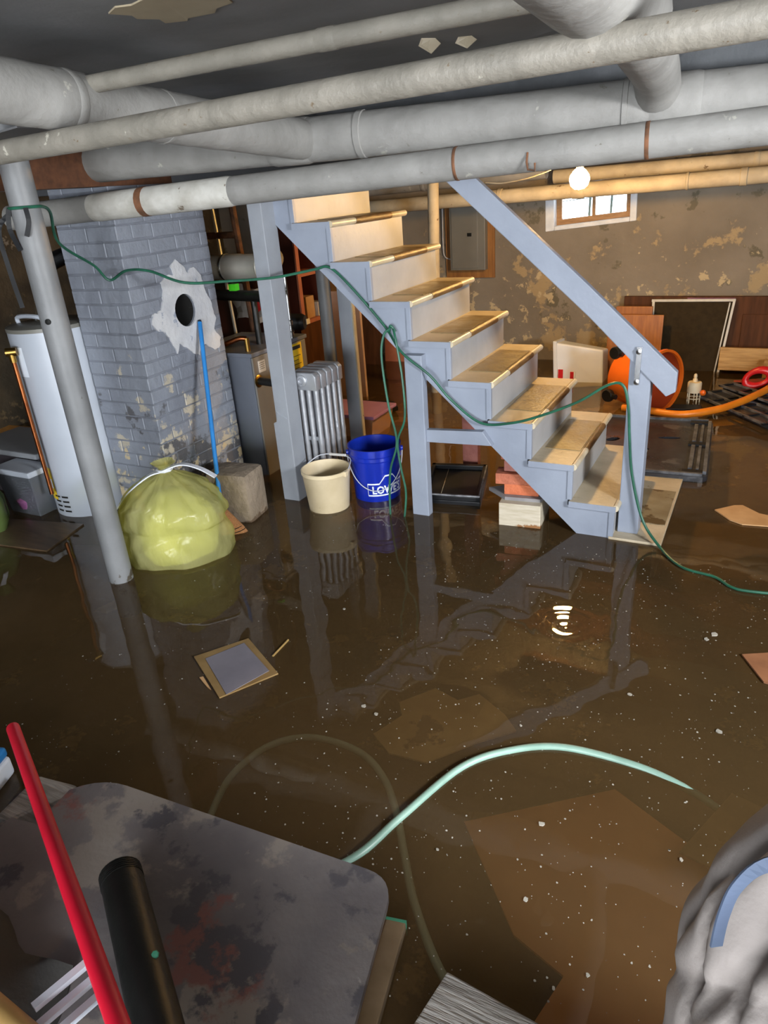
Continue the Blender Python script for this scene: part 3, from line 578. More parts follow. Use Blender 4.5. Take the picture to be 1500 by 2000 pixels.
# ------------------------------------------------------------------ cabinet, board and shelf contents behind the stairs
t = thing('wall_cabinet', (-3.5, 5.1, .64), 'dark mahogany cabinet with open pinkish shelves behind the stairs', 'cabinet')
B((-3.72, 4.90, .66), (-3.36, 4.94, 1.75), 'side_panel', m_mahog, t); B((-3.36, 4.90, .66), (-3.335, 5.35, 1.75), 'face_frame', m_pinkw, t).scale = (1, 1, 1)
for z in (.66, 1.03, 1.40): B((-3.72, 4.94, z), (-3.36, 5.32, z+.025), 'shelf', m_pinkw, t)
B((-3.72, 4.94, .66), (-3.70, 5.35, 1.75), 'back_panel', m_mahog, t); B((-3.72, 5.32, .66), (-3.36, 5.35, 1.75), 'side_panel', m_mahog, t)
bpy.data.objects.remove([o for o in t.children if o.name.startswith('face_frame')][0])
B((-3.365, 4.90, .66), (-3.345, 4.945, 1.75), 'face_frame', m_pinkw, t); B((-3.365, 4.945, .66), (-3.345, 5.35, .69), 'face_frame', m_pinkw, t)
B((-3.9, 4.88, FL), (-3.36, 5.36, .66), 'cabinet_stand', m_brown, t)
o = B((-3.52, 5.06, .685), (-3.40, 5.18, .86), 'carton', m_cardp, bevel=.003); tag(o, 'small printed carton on the mahogany cabinet shelf', 'carton')
o = B((-3.51, 5.20, .685), (-3.38, 5.29, .80), 'carton', m_paper, bevel=.003); tag(o, 'white card box on the mahogany cabinet shelf', 'carton')
o = B((-3.30, 5.20, .40), (-2.98, 5.23, .90), 'pink_board', mat('pink_board_paint', '#c9a893', '#b89680', 5, 0.6)); tag(o, 'pale pinkish board leaning below the mahogany cabinet', 'board')
o.location.z = FL; o.data.transform(Matrix.Scale(2.15, 4, (0, 0, 1)))
for i, (x, y, h_, mm, lab) in enumerate(((-4.05, 6.4, 1.0, m_board, 'wide brown panel leaning on the far wall behind the stairs'), (-3.62, 6.35, .95, m_brown, 'dark brown panel leaning on the far wall behind the stairs'), (-3.25, 6.5, .75, m_pinkw, 'short reddish panel leaning on the far wall behind the stairs'))):
    o = B((x-.2, y, FL), (x+.2, y+.03, h_), 'leaning_panel', mm, rot=RX(-6)); tag(o, lab, 'panel')

# ------------------------------------------------------------------ radiator
t = thing('radiator', (-2.28, 3.4, FL), 'silver cast iron column radiator standing in the water', 'radiator')
RX0, RXW = -2.372, .19
for s_ in range(5):
    y = 3.275 + s_*.062
    m = MB()
    for c in range(4):
        x = RX0 + .022 + c*.049
        m.tube([(x, y, FL+.03), (x, y, FL+.05), (x, y, .30), (x, y, .33), (x, y, .36), (x, y, .66)], [.013, .016, .016, .019, .016, .016], 10)
    sec = m.build('section', m_silver, t, smooth=True)
    hd = MB().prism([(RX0, y-.024, .63), (RX0+RXW, y-.024, .63), (RX0+RXW, y-.024, .71), (RX0+RXW-.02, y-.024, .732), (RX0+.02, y-.024, .732), (RX0, y-.024, .71)], (0, .048, 0)).build('section_head', m_silver, sec, bevel=.010, smooth=True)
    for z in (.34, -.0): MB().box((RX0+.005, y-.008, z-.012), (RX0+RXW-.01, y+.008, z+.012)).build('web', m_silver, sec, bevel=.004)
MB().lathe((RX0+RXW/2, 3.252, .685), [(.034, 0), (.034, .008), (.026, .012), (.018, .012), (.016, .004), (.001, .004)], 18, (0, -1, 0)).build('hub', m_silver, t, smooth=True)
MB().lathe((RX0+RXW/2, 3.252, .08), [(.03, 0), (.03, .012), (.001, .014)], 14, (0, -1, 0)).build('hub', m_silver, t, smooth=True)

# ------------------------------------------------------------------ buckets
def bucket(t, c, z0, rb, rt, h, m, name='shell'):
    c = Vector((c[0], c[1], z0))
    return MB().lathe(c, [(.001, 0), (rb-.006, 0), (rb, .006), (rb + (rt-rb)*.75, h*.75), (rt-.004, h*.80), (rt+.004, h*.805), (rt-.001, h*.815), (rt-.001, h*.87), (rt+.005, h*.875), (rt, h*.885), (rt, h*.975), (rt+.005, h*.98), (rt+.005, h), (rt-.004, h), (rb-.006, .02), (.001, .018)], 40, cap=False).build(name, m, t, smooth=True)
bc_ = (-1.905, 3.363); BR, TR, BH, BZ = .130, .150, .37, -.055
t = thing('blue_bucket', (bc_[0], bc_[1], BZ), 'royal blue plastic bucket with white logo and wire bail', 'bucket')
bucket(t, bc_, BZ, BR, TR, BH, m_blue)
camang = math.atan2(-bc_[1], -bc_[0])
def on_bucket(ang, z, off=.0015): 
    r_ = BR + (TR-BR)*(z-BZ)/BH + off; return Vector((bc_[0] + r_*math.cos(ang), bc_[1] + r_*math.sin(ang), z))
A0 = camang + math.radians(27)
def wrap_mesh(vs2, fs, name, z0, w_, h_, parent, m, off=.0016):
    me = MB(); me.add([on_bucket(A0 + (x - .5)*w_/.14, z0 + y*h_, off) for x, y in vs2], fs); return me.build(name, m, parent)
cu = bpy.data.curves.new('logo_text', 'FONT'); cu.body = "LOWE'S"; cu.align_x = 'LEFT'; cu.size = 1.0; cu.offset = .032; cu.resolution_u = 2
to = bpy.data.objects.new('logo_text', cu); COL.objects.link(to); bpy.context.view_layer.update()
tm = bpy.data.meshes.new_from_object(to.evaluated_get(bpy.context.evaluated_depsgraph_get())); bpy.data.objects.remove(to)
xs = [v.co.x for v in tm.vertices]; ys_ = [v.co.y for v in tm.vertices]; x0_, x1_, y0_, y1_ = min(xs), max(xs), min(ys_), max(ys_)
wrap_mesh([((v.co.x-x0_)/(x1_-x0_)*.86 + .07, (v.co.y-y0_)/(y1_-y0_)) for v in tm.vertices], [tuple(p.vertices) for p in tm.polygons], 'logo_lettering', .050, .225, .052, t, m_print)
def ribbon(pts, wd, name, parent, m):
    for (a, b2) in zip(pts, pts[1:]):
        n = max(2, int(abs(b2[0]-a[0])*14)); vs = []; fs = []
        d = Vector((b2[0]-a[0], (b2[1]-a[1]))); pz = Vector((-d.y*.3, d.x)); pz.normalize()
        for i in range(n+1):
            u = i/n; x = a[0]+(b2[0]-a[0])*u; y = a[1]+(b2[1]-a[1])*u
            vs += [(x, y + wd), (x, y - wd)] if abs(d.x) > .02 else [(x - wd*.16, y), (x + wd*.16, y)]
        fs = [(2*i, 2*i+1, 2*i+3, 2*i+2) for i in range(n)]
        wrap_mesh(vs, fs, name, .035, .245, .130, parent, m)
ribbon([(0, .05), (0, .60), (.28, .60), (.42, .95), (.62, .95), (.76, .60), (1, .60), (1, .05), (0, .05)], .034, 'logo_outline', t, m_print)
# wire bail hanging down the front
pts = []
for i in range(25):
    u = i/24; a = camang - math.radians(88) + math.radians(176)*u; z = .275 - .20*math.sin(PI*u)**.8
    pts.append(on_bucket(a, z, .012))
T(pts, .0028, 'bail', m_wire, t, 6)
for sgn in (-1, 1):
    p = on_bucket(camang + sgn*math.radians(88), .275, .004); MB().lathe(p, [(.001, 0), (.016, 0), (.014, .012), (.001, .013)], 10, (p.x-bc_[0], p.y-bc_[1], 0)).build('bail_ear', m_blue, t, smooth=True)
wc = (-2.09, 3.115)
t = thing('cream_bucket', (wc[0], wc[1], -.02), 'stained cream bucket with a folded handle before the radiator', 'bucket')
MB().lathe((wc[0], wc[1], -.02), [(.001, 0), (.108, 0), (.115, .01), (.135, .23), (.140, .235), (.140, .255), (.134, .256), (.128, .23), (.108, .02), (.001, .018)], 32, cap=False).build('shell', m_cream, t, smooth=True)
T([(wc[0]-.05, wc[1]+.135, .262), (wc[0]+.06, wc[1]+.13, .268)], .008, 'handle_grip', m_paper, t, 8)
T(smooth_path([(wc[0]-.135, wc[1]+.02, .235), (wc[0]-.10, wc[1]+.11, .26), (wc[0], wc[1]+.142, .264), (wc[0]+.10, wc[1]+.11, .26), (wc[0]+.138, wc[1]+.02, .235)], 5), .003, 'bail', m_wire, t, 6)
B((wc[0]+.125, wc[1]-.03, .205), (wc[0]+.148, wc[1]+.0, .235), 'bail_ear', m_cream, t, bevel=.004)

# ------------------------------------------------------------------ brick prop under the stairs
o = B((-1.11, 3.20, FL), (-.895, 3.46, .125), 'wood_block', m_blockw, bevel=.004, rot=RZ(5)); tag(o, 'pale weathered wooden block standing in the water under the bricks', 'block')
o = MB().prism([(-1.20, 3.33, .125), (-1.08, 3.235, .125), (-.90, 3.255, .125), (-.86, 3.42, .125), (-1.05, 3.44, .125)], (0, 0, .018)).build('slate_slab', m_slate); tag(o, 'thin grey slab lying between wooden block and bricks', 'slab')
for i, (x0, x1, y0, z0, mm, rz, lab) in enumerate((( -1.10, -.92, 3.275, .143, m_bricko, 6, 'bright orange brick, lowest brick of the stack under the stairs'), (-1.145, -.93, 3.265, .203, m_brickr, 9, 'large dull red brick, second lowest of the stack under the stairs'),
        (-1.105, -.95, 3.29, .265, m_brickpk, 4, 'pale pink brick in the middle of the stack under the stairs'), (-1.12, -.985, 3.29, .325, m_brickr, 0, 'red brick, second from top of the stack under the stairs'), (-1.15, -1.005, 3.28, .382, m_bricko, -4, 'orange brick, topmost of the stack under the stairs'))):
    o = B((x0, y0, z0), (x1, y0+.10, z0+.058), 'brick', mm, bevel=.004, rot=RZ(rz)); tag(o, lab, 'brick', 'bricks propping the stairs')

# black framed tray under the stairs
t = thing('black_tray', (-1.48, 3.6, -.02), 'shallow black framed tray floating under the stairs', 'tray')
def tq(u, v): 
    A, B_, C_, D_ = Vector((-1.60, 3.32, 0)), Vector((-1.27, 3.375, 0)), Vector((-1.40, 3.87, 0)), Vector((-1.74, 3.80, 0)); return A.lerp(B_, u).lerp(D_.lerp(C_, u), v)
def tbar(u0, v0, u1, v1, z0, z1, name, m): 
    MB().prism([tq(u, v) + Vector((0, 0, z0)) for u, v in ((u0, v0), (u1, v0), (u1, v1), (u0, v1))], (0, 0, z1-z0)).build(name, m, t, bevel=.004)
tbar(0, 0, 1, 1, -.02, .022, 'tray_sheet', m_blackp)
for a in ((0, 0, 1, .07), (0, .93, 1, 1), (0, 0, .07, 1), (.92, 0, 1, 1)): tbar(*a, .022, .05, 'rim_bar', m_blackp)
tbar(.30, .07, .31, .93, .022, .026, 'ridge', m_pipet)
tbar(-.0, .0, 1, .03, .05, .058, 'rim_edge', mat('grey_rim_edge', '#8b8d92', '#4a4c50', 20, 0.4)); tbar(.97, .05, 1, .95, .05, .056, 'rim_edge', MATS['grey_rim_edge'])  # lighter grey strips along the near and right rim

# ------------------------------------------------------------------ trash bag, block, broom
bgc = Vector((-2.565, 2.39, 0))
t = thing('trash_bag', (bgc.x, bgc.y, -.04), 'full translucent yellow trash bag tied with a white drawstring', 'trash bag')
def bagfn(r, h, a):
    w1 = min(max((h - .16)/.15, 0), 1)   # gathers fan out from the tie
    pl_ = (abs(math.sin(6.5*a + .4*math.sin(3*a))) - .6)*.075 + (abs(math.sin(11*a + 1.1)) - .6)*.05 + .02*math.sin(29*a + h*8)
    lowf = .035*math.sin(2*a + .6) + .03*math.sin(3*a + h*9) + .018*math.sin(7*a - h*16) + .012*math.sin(13*a + h*30)
    return .965 * r * (1 + pl_*w1 + lowf)
prof = [(.001, -.04), (.225, -.04), (.258, -.02), (.270, .04), (.272, .10), (.266, .14), (.252, .175), (.264, .20), (.262, .24), (.245, .29), (.21, .335), (.155, .375), (.095, .405), (.05, .425), (.026, .438), (.022, .445), (.03, .456), (.05, .470), (.062, .482)]
prof2 = []
for (a, h1), (b2, h2) in zip(prof, prof[1:]): prof2 += [(a, h1), ((a+b2)/2, (h1+h2)/2)]
prof2.append(prof[-1])
mb = MB().lathe((bgc.x, bgc.y, 0), prof2, 72, cap=False, fn=bagfn)
for p in mb.v:
    d = p - bgc; n_ = .8 * Vector((math.sin(p.x*31 + p.z*17), math.cos(p.y*27 + p.z*23), math.sin(p.z*37 + p.x*21))) * .006 + Vector((math.sin(p.z*61 + p.y*43 + 2*math.sin(p.x*19)), math.cos(p.x*57 - p.z*47), 0)) * .0045; p += n_
    if p.z < .3: p.x += .03*math.cos(math.atan2(d.y, d.x)*2)
mb.build('bag_film', m_bag, t, smooth=True, angle=75)
def bag_pt(a, h):
    for (r1, h1), (r2, h2) in zip(prof[3:], prof[4:]):
        if h1 <= h <= h2: r_ = r1 + (r2-r1)*(h-h1)/(h2-h1); break
    r_ = bagfn(r_, h, a) + .006; return Vector((bgc.x + r_*math.cos(a) + (.03*math.cos(2*a) if h < .3 else 0), bgc.y + r_*math.sin(a), h))
ca = math.atan2(-bgc.y, -bgc.x); m_seam = mat('yellow_seam', '#d9d35a', None, 5, 0.4)
m_cont = mat('bag_contents', '#c3c9ae', '#93997c', 5, 0.7, chips=(('#c49a72', 5.0, 0.64), ('#6a7060', 3.0, 0.58)))
mc = MB().lathe((bgc.x, bgc.y, 0), [(.001, -.03), (.18, -.02), (.205, .05), (.21, .14), (.185, .23), (.13, .29), (.06, .33), (.001, .335)], 28, fn=lambda r, h, a: r*(1 + .05*math.sin(4*a) + .04*math.sin(7*a + h*20))); mc.build('contents', m_cont, t, smooth=True)
def strap(pts, wd, name, m, parent, up=(0, 0, 1), th=.003):
    P = smooth_path(pts, 5); b = MB(); rs = []
    for i, p in enumerate(P):
        d = (P[min(i+1, len(P)-1)] - P[max(i-1, 0)]).normalized(); s_ = d.cross(Vector(up)).normalized(); n_ = s_.cross(d)
        rs.append([p + s_*wd/2 - n_*th, p - s_*wd/2 - n_*th, p - s_*wd/2 + n_*th, p + s_*wd/2 + n_*th])
    return b.rings(rs).build(name, m, parent)
top = Vector((bgc.x, bgc.y, .444))
strap([top + Vector((.0, -.03, 0)), (-2.61, 2.32, .43), (-2.71, 2.26, .35), (-2.78, 2.22, .26)], .035, 'drawstring', m_tie, t)
strap([top + Vector((.0, -.03, 0)), (-2.48, 2.42, .47), (-2.40, 2.46, .445), (-2.32, 2.48, .40)], .03, 'drawstring', m_tie, t)
MB().tube([top + Vector((.035*math.cos(a*PI/4), .035*math.sin(a*PI/4), .0)) for a in range(9)], .008, 8).build('knot', m_tie, t, smooth=True)
mb = MB().box((-2.66, 2.75, FL), (-2.40, 2.96, .28), RZ(8)); o = mb.build('concrete_block', m_conc, bevel=.03, smooth=True); tag(o, 'worn squared concrete block beside the yellow trash bag', 'block')
t = thing('broom', (-2.44, 2.67, 0), 'broom with a blue handle leaning against the chimney', 'broom')
T([(-2.520, 2.690, .125), (-2.855, 3.15, 1.02)], .0125, 'handle', m_bluep, t, 12); MB().lathe((-2.855, 3.15, 1.02), [(.0125, 0), (.010, .012), (.001, .016)], 12, (-.38, .46, .89)).build('handle_cap', m_navy, t, smooth=True)
T([(-2.500, 2.672, .085), (-2.527, 2.700, .145)], [.026, .017], 'ferrule', m_navy, t, 12)
br = MB(); nb = 9
rs = []
for i, (u, wd, th) in enumerate(((0, .03, .024), (.3, .05, .028), (.65, .072, .03), (1, .085, .03))):
    c = Vector((-2.500, 2.672, .10)).lerp(Vector((-2.395, 2.625, -.03)), u); sd = Vector((.8, .6, .15)).normalized(); nn_ = Vector((.6, -.8, 0))
    rs.append([c + sd*wd*math.cos(2*PI*k/16) + nn_*th*math.sin(2*PI*k/16) for k in range(16)])
bh = br.rings(rs).build('bristles', m_straw, t, smooth=True)
for u in (.62, .74):
    c = Vector((-2.500, 2.672, .10)).lerp(Vector((-2.395, 2.625, -.03)), u); sd = Vector((.8, .6, .15)).normalized(); nn_ = Vector((.6, -.8, 0)); wd = .03 + .058*u; th = .031
    T([c + sd*wd*math.cos(2*PI*k/16)*1.01 + nn_*th*math.sin(2*PI*k/16) for k in range(17)], .0022, 'stitching', m_blackm, bh, 5)

# ------------------------------------------------------------------ water heater and left corner
t = thing('water_heater', (-3.53, 2.70, FL), 'white cylindrical water heater standing left of the chimney', 'water heater')
hc = (-3.535, 2.70)
MB().lathe((hc[0], hc[1], FL), [(.001, 0), (.225, 0), (.225, 1.262), (.001, 1.262)], 48).build('tank', m_white, t, smooth=True)
MB().lathe((hc[0], hc[1], 1.072), [(.228, 0), (.228, .02), (.19, .03), (.001, .03)], 48).build('top_cap', m_panel, t, smooth=True)
MB().lathe((hc[0]-.03, hc[1]+.02, 1.10), [(.07, 0), (.07, .03), (.05, .08), (.045, .10)], 20).build('draft_hood', m_chrome, t, smooth=True)
T(smooth_path([(hc[0]-.03, hc[1]+.02, 1.19), (hc[0]-.03, hc[1]+.03, 1.30), (hc[0], hc[1]+.12, 1.40), (hc[0]+.12, hc[1]+.35, 1.46)], 5), .045, 'vent_pipe', m_chrome, t, 16)
T(smooth_path([(hc[0]-.15, hc[1]-.08, 1.10), (hc[0]-.14, hc[1]-.08, 1.135), (hc[0]+.05, hc[1]-.10, 1.14), (hc[0]+.10, hc[1]-.06, 1.10)], 4), .012, 'cover_loop', m_white, t, 8)
def hpt(a, z, off=.001): return Vector((hc[0] + (.225+off)*math.cos(a), hc[1] + (.225+off)*math.sin(a), z))
ha = math.atan2(-hc[1], -hc[0])
def hpatch(a0, a1, z0, z1, name, m, off=.0015):
    n = 5; vs = []
    for i in range(n+1): a = math.radians(a0 + (a1-a0)*i/n) + ha; vs += [hpt(a, z0, off), hpt(a, z1, off)]
    MB().add(vs, [(2*i, 2*i+2, 2*i+3, 2*i+1) for i in range(n)]).build(name, m, t)
hpatch(-66, -48, .84, 1.0, 'white_label', m_print)
hpatch(-80, -62, .10, .30, 'energy_label', m_yellow); hpatch(-78, -66, .17, .23, 'energy_print', m_print, .002)
for r_ in range(4):
    for c in range(2): hpatch(-68 + c*16, -56 + c*16, .03 + r_*.03, .041 + r_*.03, 'vent_slot', m_holedark)
t = thing('copper_pipe', (-3.56, 2.42, .1), 'copper discharge pipe with brass valve beside the water heater', 'pipe')
T([(-3.555, 2.435, .93), (-3.555, 2.435, .16)], .0125, 'copper_tube', m_copper, t, 10); T([(-3.555, 2.435, .93), (-3.555, 2.435, .99)], .018, 'brass_body', m_brass, t, 10)
T([(-3.535, 2.455, .985), (-3.575, 2.42, .985)], .024, 'brass_body', m_brass, t, 10); B((-3.635, 2.37, .975), (-3.60, 2.40, 1.0), 'valve_lever', m_chrome, t)
# containers in the left corner
t = thing('storage_tote', (-4.15, 2.75, 0), 'large dark storage tote with a grey lid in the left corner', 'tote')
MB().prism([(-4.35, 2.62, 0), (-3.86, 2.62, 0), (-3.80, 2.58, .30), (-4.42, 2.58, .30)], (0, .34, 0)).build('tote_body', mat('tote_smoke', '#4e4a50', '#403c42', 4, 0.4), t, bevel=.01)
B((-4.44, 2.55, .30), (-3.78, 2.95, .335), 'tote_lid', mat('tote_lid_grey', '#8f9398', '#83878c', 4, 0.45), t, bevel=.01)
t = thing('clear_bin', (-3.85, 2.5, 0), 'clear plastic bin with a white lid beside the copper pipe', 'bin')
MB().rings([[(-3.955, 2.42, -.03), (-3.70, 2.42, -.03), (-3.70, 2.54, -.03), (-3.955, 2.54, -.03)], [(-3.985, 2.40, .255), (-3.67, 2.40, .255), (-3.67, 2.56, .255), (-3.985, 2.56, .255)]]).build('bin_body', m_clear, t, bevel=.008)
B((-3.995, 2.39, .255), (-3.66, 2.57, .29), 'bin_lid', m_white, t, bevel=.008)
MB().lathe((-3.83, 2.48, .03), [(.001, 0), (.07, .0), (.085, .05), (.05, .1), (.001, .12)], 12).build('bin_contents', m_purple, t, smooth=True)
mb = MB().lathe((-3.84, 2.16, 0), [(.001, -.04), (.10, -.04), (.14, .06), (.14, .18), (.10, .28), (.03, .34), (.02, .36), (.05, .40)], 24, fn=lambda r, h, a: r*(1+.06*math.sin(5*a)+.04*math.sin(11*a)))
t = thing('green_bag', (-3.84, 2.16, -.04), 'olive green plastic bag with a white tie at the left edge', 'bag'); mb.build('bag_film', m_bagg, t, smooth=True); strap([(-3.84, 2.14, .36), (-3.76, 2.11, .32), (-3.70, 2.11, .22)], .03, 'white_tie', m_tie, t)
o = MB().prism([(-4.75, 2.86, .18), (-4.50, 2.96, .15), (-4.48, 2.98, .20), (-4.55, 2.95, .23), (-4.75, 2.86, .26)], (-.05, .25, 0)).build('wood_plank', m_pine); tag(o, 'short pine plank behind the grey tote lid', 'plank')
o = MB().prism([(-3.9, 2.02, -.012), (-3.25, 2.10, -.012), (-3.33, 2.42, -.012), (-3.62, 2.36, -.012), (-4.05, 2.28, -.012)], (0, 0, .02)).build('floating_board', mat('wet_brown_board', '#5c4a38', '#463828', 6, 0.3, stretch=(1, 6, 1))); tag(o, 'wet brown board floating beside the green bag', 'board')

# ------------------------------------------------------------------ tote with pink lid, black lid
t = thing('storage_tote', (-2.62, 4.38, -.05), 'peach plastic tote with pink lid behind the blue bucket', 'tote')
MB().rings([[(-2.86, 4.24, -.05), (-2.42, 4.24, -.05), (-2.42, 4.52, -.05), (-2.86, 4.52, -.05)], [(-2.89, 4.22, .15), (-2.385, 4.22, .15), (-2.385, 4.55, .15), (-2.89, 4.55, .15)]]).build('tote_body', m_tote, t, bevel=.006)
B((-2.90, 4.20, .15), (-2.365, 4.565, .175), 'tote_lid', m_pinklid, t, bevel=.006); B((-2.84, 4.236, .02), (-2.70, 4.24, .11), 'sticker', m_purple, t)
o = MB().prism([(-2.85, 4.72, .02), (-2.55, 4.70, .02), (-2.50, 4.85, .02), (-2.60, 4.98, .02), (-2.85, 4.95, .02)], (0, 0, .035)).build('black_plastic_piece', m_blackp, bevel=.006); tag(o, 'small black plastic lid floating behind the pink lidded tote', 'lid')

# ------------------------------------------------------------------ far right corner
t = thing('shop_vacuum_drum', (-.75, 5.42, 0), 'orange shop vacuum drum lying on its side in the water', 'vacuum drum')
ax = Vector((.86, -.50, .02)).normalized(); mc_ = Vector((-.60, 5.34, .225)); base = mc_ - ax*.36
MB().lathe(base, [(.001, 0), (.15, .0), (.19, .02), (.205, .10), (.215, .33), (.232, .335), (.232, .36), (.214, .36), (.198, .10), (.17, .03), (.001, .02)], 40, ax, cap=False).build('drum_shell', m_orange, t, smooth=True)
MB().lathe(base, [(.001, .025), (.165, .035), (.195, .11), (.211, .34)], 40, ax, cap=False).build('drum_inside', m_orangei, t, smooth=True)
up = Vector((0, 0, 1)); sd = ax.cross(up).normalized()
for a in (60, 20): 
    p = mc_ - ax*.02 + (up*math.sin(math.radians(a)) + sd*math.cos(math.radians(a)))*.235
    MB().lathe(p, [(.001, -.03), (.014, -.03), (.014, .03), (.001, .03)], 8, sd).build('rim_latch', m_orange, t)
for p in (Vector((-.955, 5.42, .405)), Vector((-.965, 5.28, .12))):
    MB().lathe(p - sd*.02, [(.001, 0), (.042, 0), (.047, .012), (.047, .03), (.042, .042), (.001, .042)], 16, sd).build('caster', m_blackm, t, smooth=True)
    T([p, p + ax*.07], .02, 'caster_stem', m_blackm, t, 8)
o = T(smooth_path([(-.86, 5.30, .03), (-.70, 5.26, .035), (-.45, 5.21, .035), (-.23, 5.33, .05), (-.08, 5.50, .07), (.04, 5.70, .09), (.12, 5.85, .10), (.2, 5.9, .06)], 8), .026, 'vacuum_hose', m_hoseo, None, 14); tag(o, 'thick orange hose curving across the black shelf panels', 'hose')
t = thing('white_bin', (-1.36, 6.15, 0), 'white plastic bin with a red label lying on its side', 'bin')
E0 = [(-1.545, 6.02, -.06), (-1.545, 6.30, -.06), (-1.57, 6.30, .30), (-1.57, 6.05, .33)]; E1 = [(-1.16, 6.06, -.03), (-1.16, 6.28, -.03), (-1.17, 6.28, .245), (-1.18, 6.10, .27)]
MB().rings([E0, E1]).build('bin_body', m_bin, t, bevel=.015); MB().rings([[(x-.02, y + (.015 if y > 6.2 else -.015), z + (.015 if z > 0 else 0)) for x, y, z in E0], [(x+.012, y + (.015 if y > 6.2 else -.015), z + (.015 if z > 0 else 0)) for x, y, z in E0]]).build('bin_rim', m_bin, t, bevel=.005)
B((-1.53, 6.012, .0), (-1.49, 6.02, .11), 'red_label', m_red, t); B((-1.43, 6.022, .01), (-1.40, 6.034, .09), 'red_label', m_red, t); B((-1.40, 6.024, .01), (-1.385, 6.036, .09), 'white_label', m_print, t)
o = B((-1.215, 6.42, FL), (-.765, 6.45, .50), 'plywood_panel', m_ply, bevel=.004, rot=RX(-3)); tag(o, 'orange plywood panel leaning upright behind the vacuum drum', 'panel')
o = B((-1.17, 6.52, FL), (-.87, 6.55, .555), 'plywood_panel', m_ply, bevel=.004); tag(o, 'taller narrow orange panel behind the orange plywood panel', 'panel')
t = thing('brown_door', (-.35, 6.72, FL), 'dark brown panelled door leaning sideways on the far wall', 'door')
B((-1.14, 6.70, FL), (.95, 6.74, .61), 'door_slab', m_brown, t, bevel=.004); B((-.18, 6.685, .02), (.40, 6.70, .47), 'raised_panel', m_brown, t, bevel=.010); B((.5, 6.685, .02), (.85, 6.70, .47), 'raised_panel', m_brown, t, bevel=.01); B((-.62, 6.693, .565), (-.25, 6.70, .60), 'worn_tape', m_purple, t)
t = thing('window_screen', (-.6, 6.62, FL), 'dark window screen in a white aluminium frame against the brown door', 'window screen')
MB().prism([(-.85, 6.60, FL), (-.30, 6.60, FL), (-.255, 6.66, .575), (-.88, 6.66, .575)], (0, .004, 0)).build('mesh', m_screen, t)
MB().bar((-.90, 6.655, .585), (-.245, 6.655, .59), .02, .02).build('frame_bar', m_alum, t); MB().bar((-.885, 6.655, .58), (-.86, 6.595, FL), .02, .02, (1, 0, 0)).build('frame_bar', m_alum, t)
MB().bar((-.255, 6.655, .58), (-.325, 6.595, FL), .02, .018, (1, 0, 0)).build('frame_bar', m_alum, t); MB().bar((-.285, 6.655, .57), (-.355, 6.595, FL), .02, .010, (1, 0, 0)).build('frame_bar', m_alum, t)
o = B((-.31, 6.53, .035), (.75, 6.56, .225), 'pine_board', m_pine, bevel=.003); tag(o, 'pale pine board standing on edge at the right of the far wall', 'board'); 
o = B((.03, 6.40, FL), (.07, 6.44, .16), 'pine_stick', m_pine); tag(o, 'short upright pine stick in front of the pine board', 'stick')
# float switch cage
t = thing('filter_cage', (-.41, 5.65, -.02), 'cream plastic filter cage with a stem standing beside the vacuum drum', 'filter cage')
MB().lathe((-.41, 5.65, .08), [(.001, 0), (.05, 0), (.05, .07), (.045, .078), (.018, .08), (.016, .10), (.011, .105), (.013, .12), (.010, .135), (.001, .14)], 20).build('cap', m_cream, t, smooth=True)
for k in range(5): a = 2*PI*k/5 + .3; T([(-.41 + .045*math.cos(a), 5.65 + .045*math.sin(a), .085), (-.41 + .045*math.cos(a), 5.65 + .045*math.sin(a), -.02)], .005, 'cage_bar', m_cream, t, 6)
T([(-.41 + .045*math.cos(k*PI/8), 5.65 + .045*math.sin(k*PI/8), .035) for k in range(17)], .004, 'cage_ring', m_cream, t, 6)
o = MB().lathe((-.345, 5.62, .085), [(.001, -.022), (.016, -.016), (.022, 0), (.016, .016), (.001, .022)], 14).build('float_ball', m_orange, t, smooth=True)
# red reciprocating saw handle / vac head
t = thing('red_power_tool', (.06, 5.95, .04), 'red power tool with a loop handle resting on black shelf panels', 'power tool')
hp = []
for k in range(20):
    a = 2*PI*k/20; hp.append(Vector((.00 + .085*math.cos(a)*.95, 5.93, .135 + .060*math.sin(a) + .02*math.cos(a))))
MB().tube(hp + [hp[0]], [.026 + .006*math.sin(k*.6) for k in range(20)] + [.026], 12).build('loop_handle', m_red, t, smooth=True)
MB().lathe((.07, 5.93, .16), [(.045, 0), (.058, .03), (.06, .20), (.05, .24), (.001, .24)], 18, (1, 0, .12)).build('motor_housing', m_red, t, smooth=True)
for i in range(4): MB().lathe((.11 + i*.02, 5.93, .165), [(.0605, 0), (.0615, .003), (.0605, .006)], 18, (1, 0, .12), cap=False).build('vent_rib', m_orangei, t, smooth=True)
# black shelf panels (floating, stacked)
def slotted(name, c, rz, lx, ly, z, label, cat, ribs, holes=(), th=.035):
    R_ = RZ(rz); c = Vector(c)
    t = thing(name, (c.x, c.y, z), label, cat)
    W_ = lambda p: c + R_ @ Vector((p[0], p[1], 0)) + Vector((0, 0, z + p[2]))
    r_ = .05; ol = []
    for (sx, sy, a0) in ((1, 1, 0), (-1, 1, 90), (-1, -1, 180), (1, -1, 270)):
        for k in range(4): a = math.radians(a0 + 30*k); ol.append((sx*(lx/2 - r_) + r_*math.cos(a), sy*(ly/2 - r_) + r_*math.sin(a)))
    place(plate(ol, holes, 0, th), W_).build('sheet', m_pallet, t)
    for (x0, y0, x1, y1, w2, h2, mm) in ribs:
        a = Vector((x0, y0, th + h2/2)); b2 = Vector((x1, y1, th + h2/2)); bb = MB().bar(a, b2, w2, h2); place(bb, W_).build('rib', mm, t)
    return t
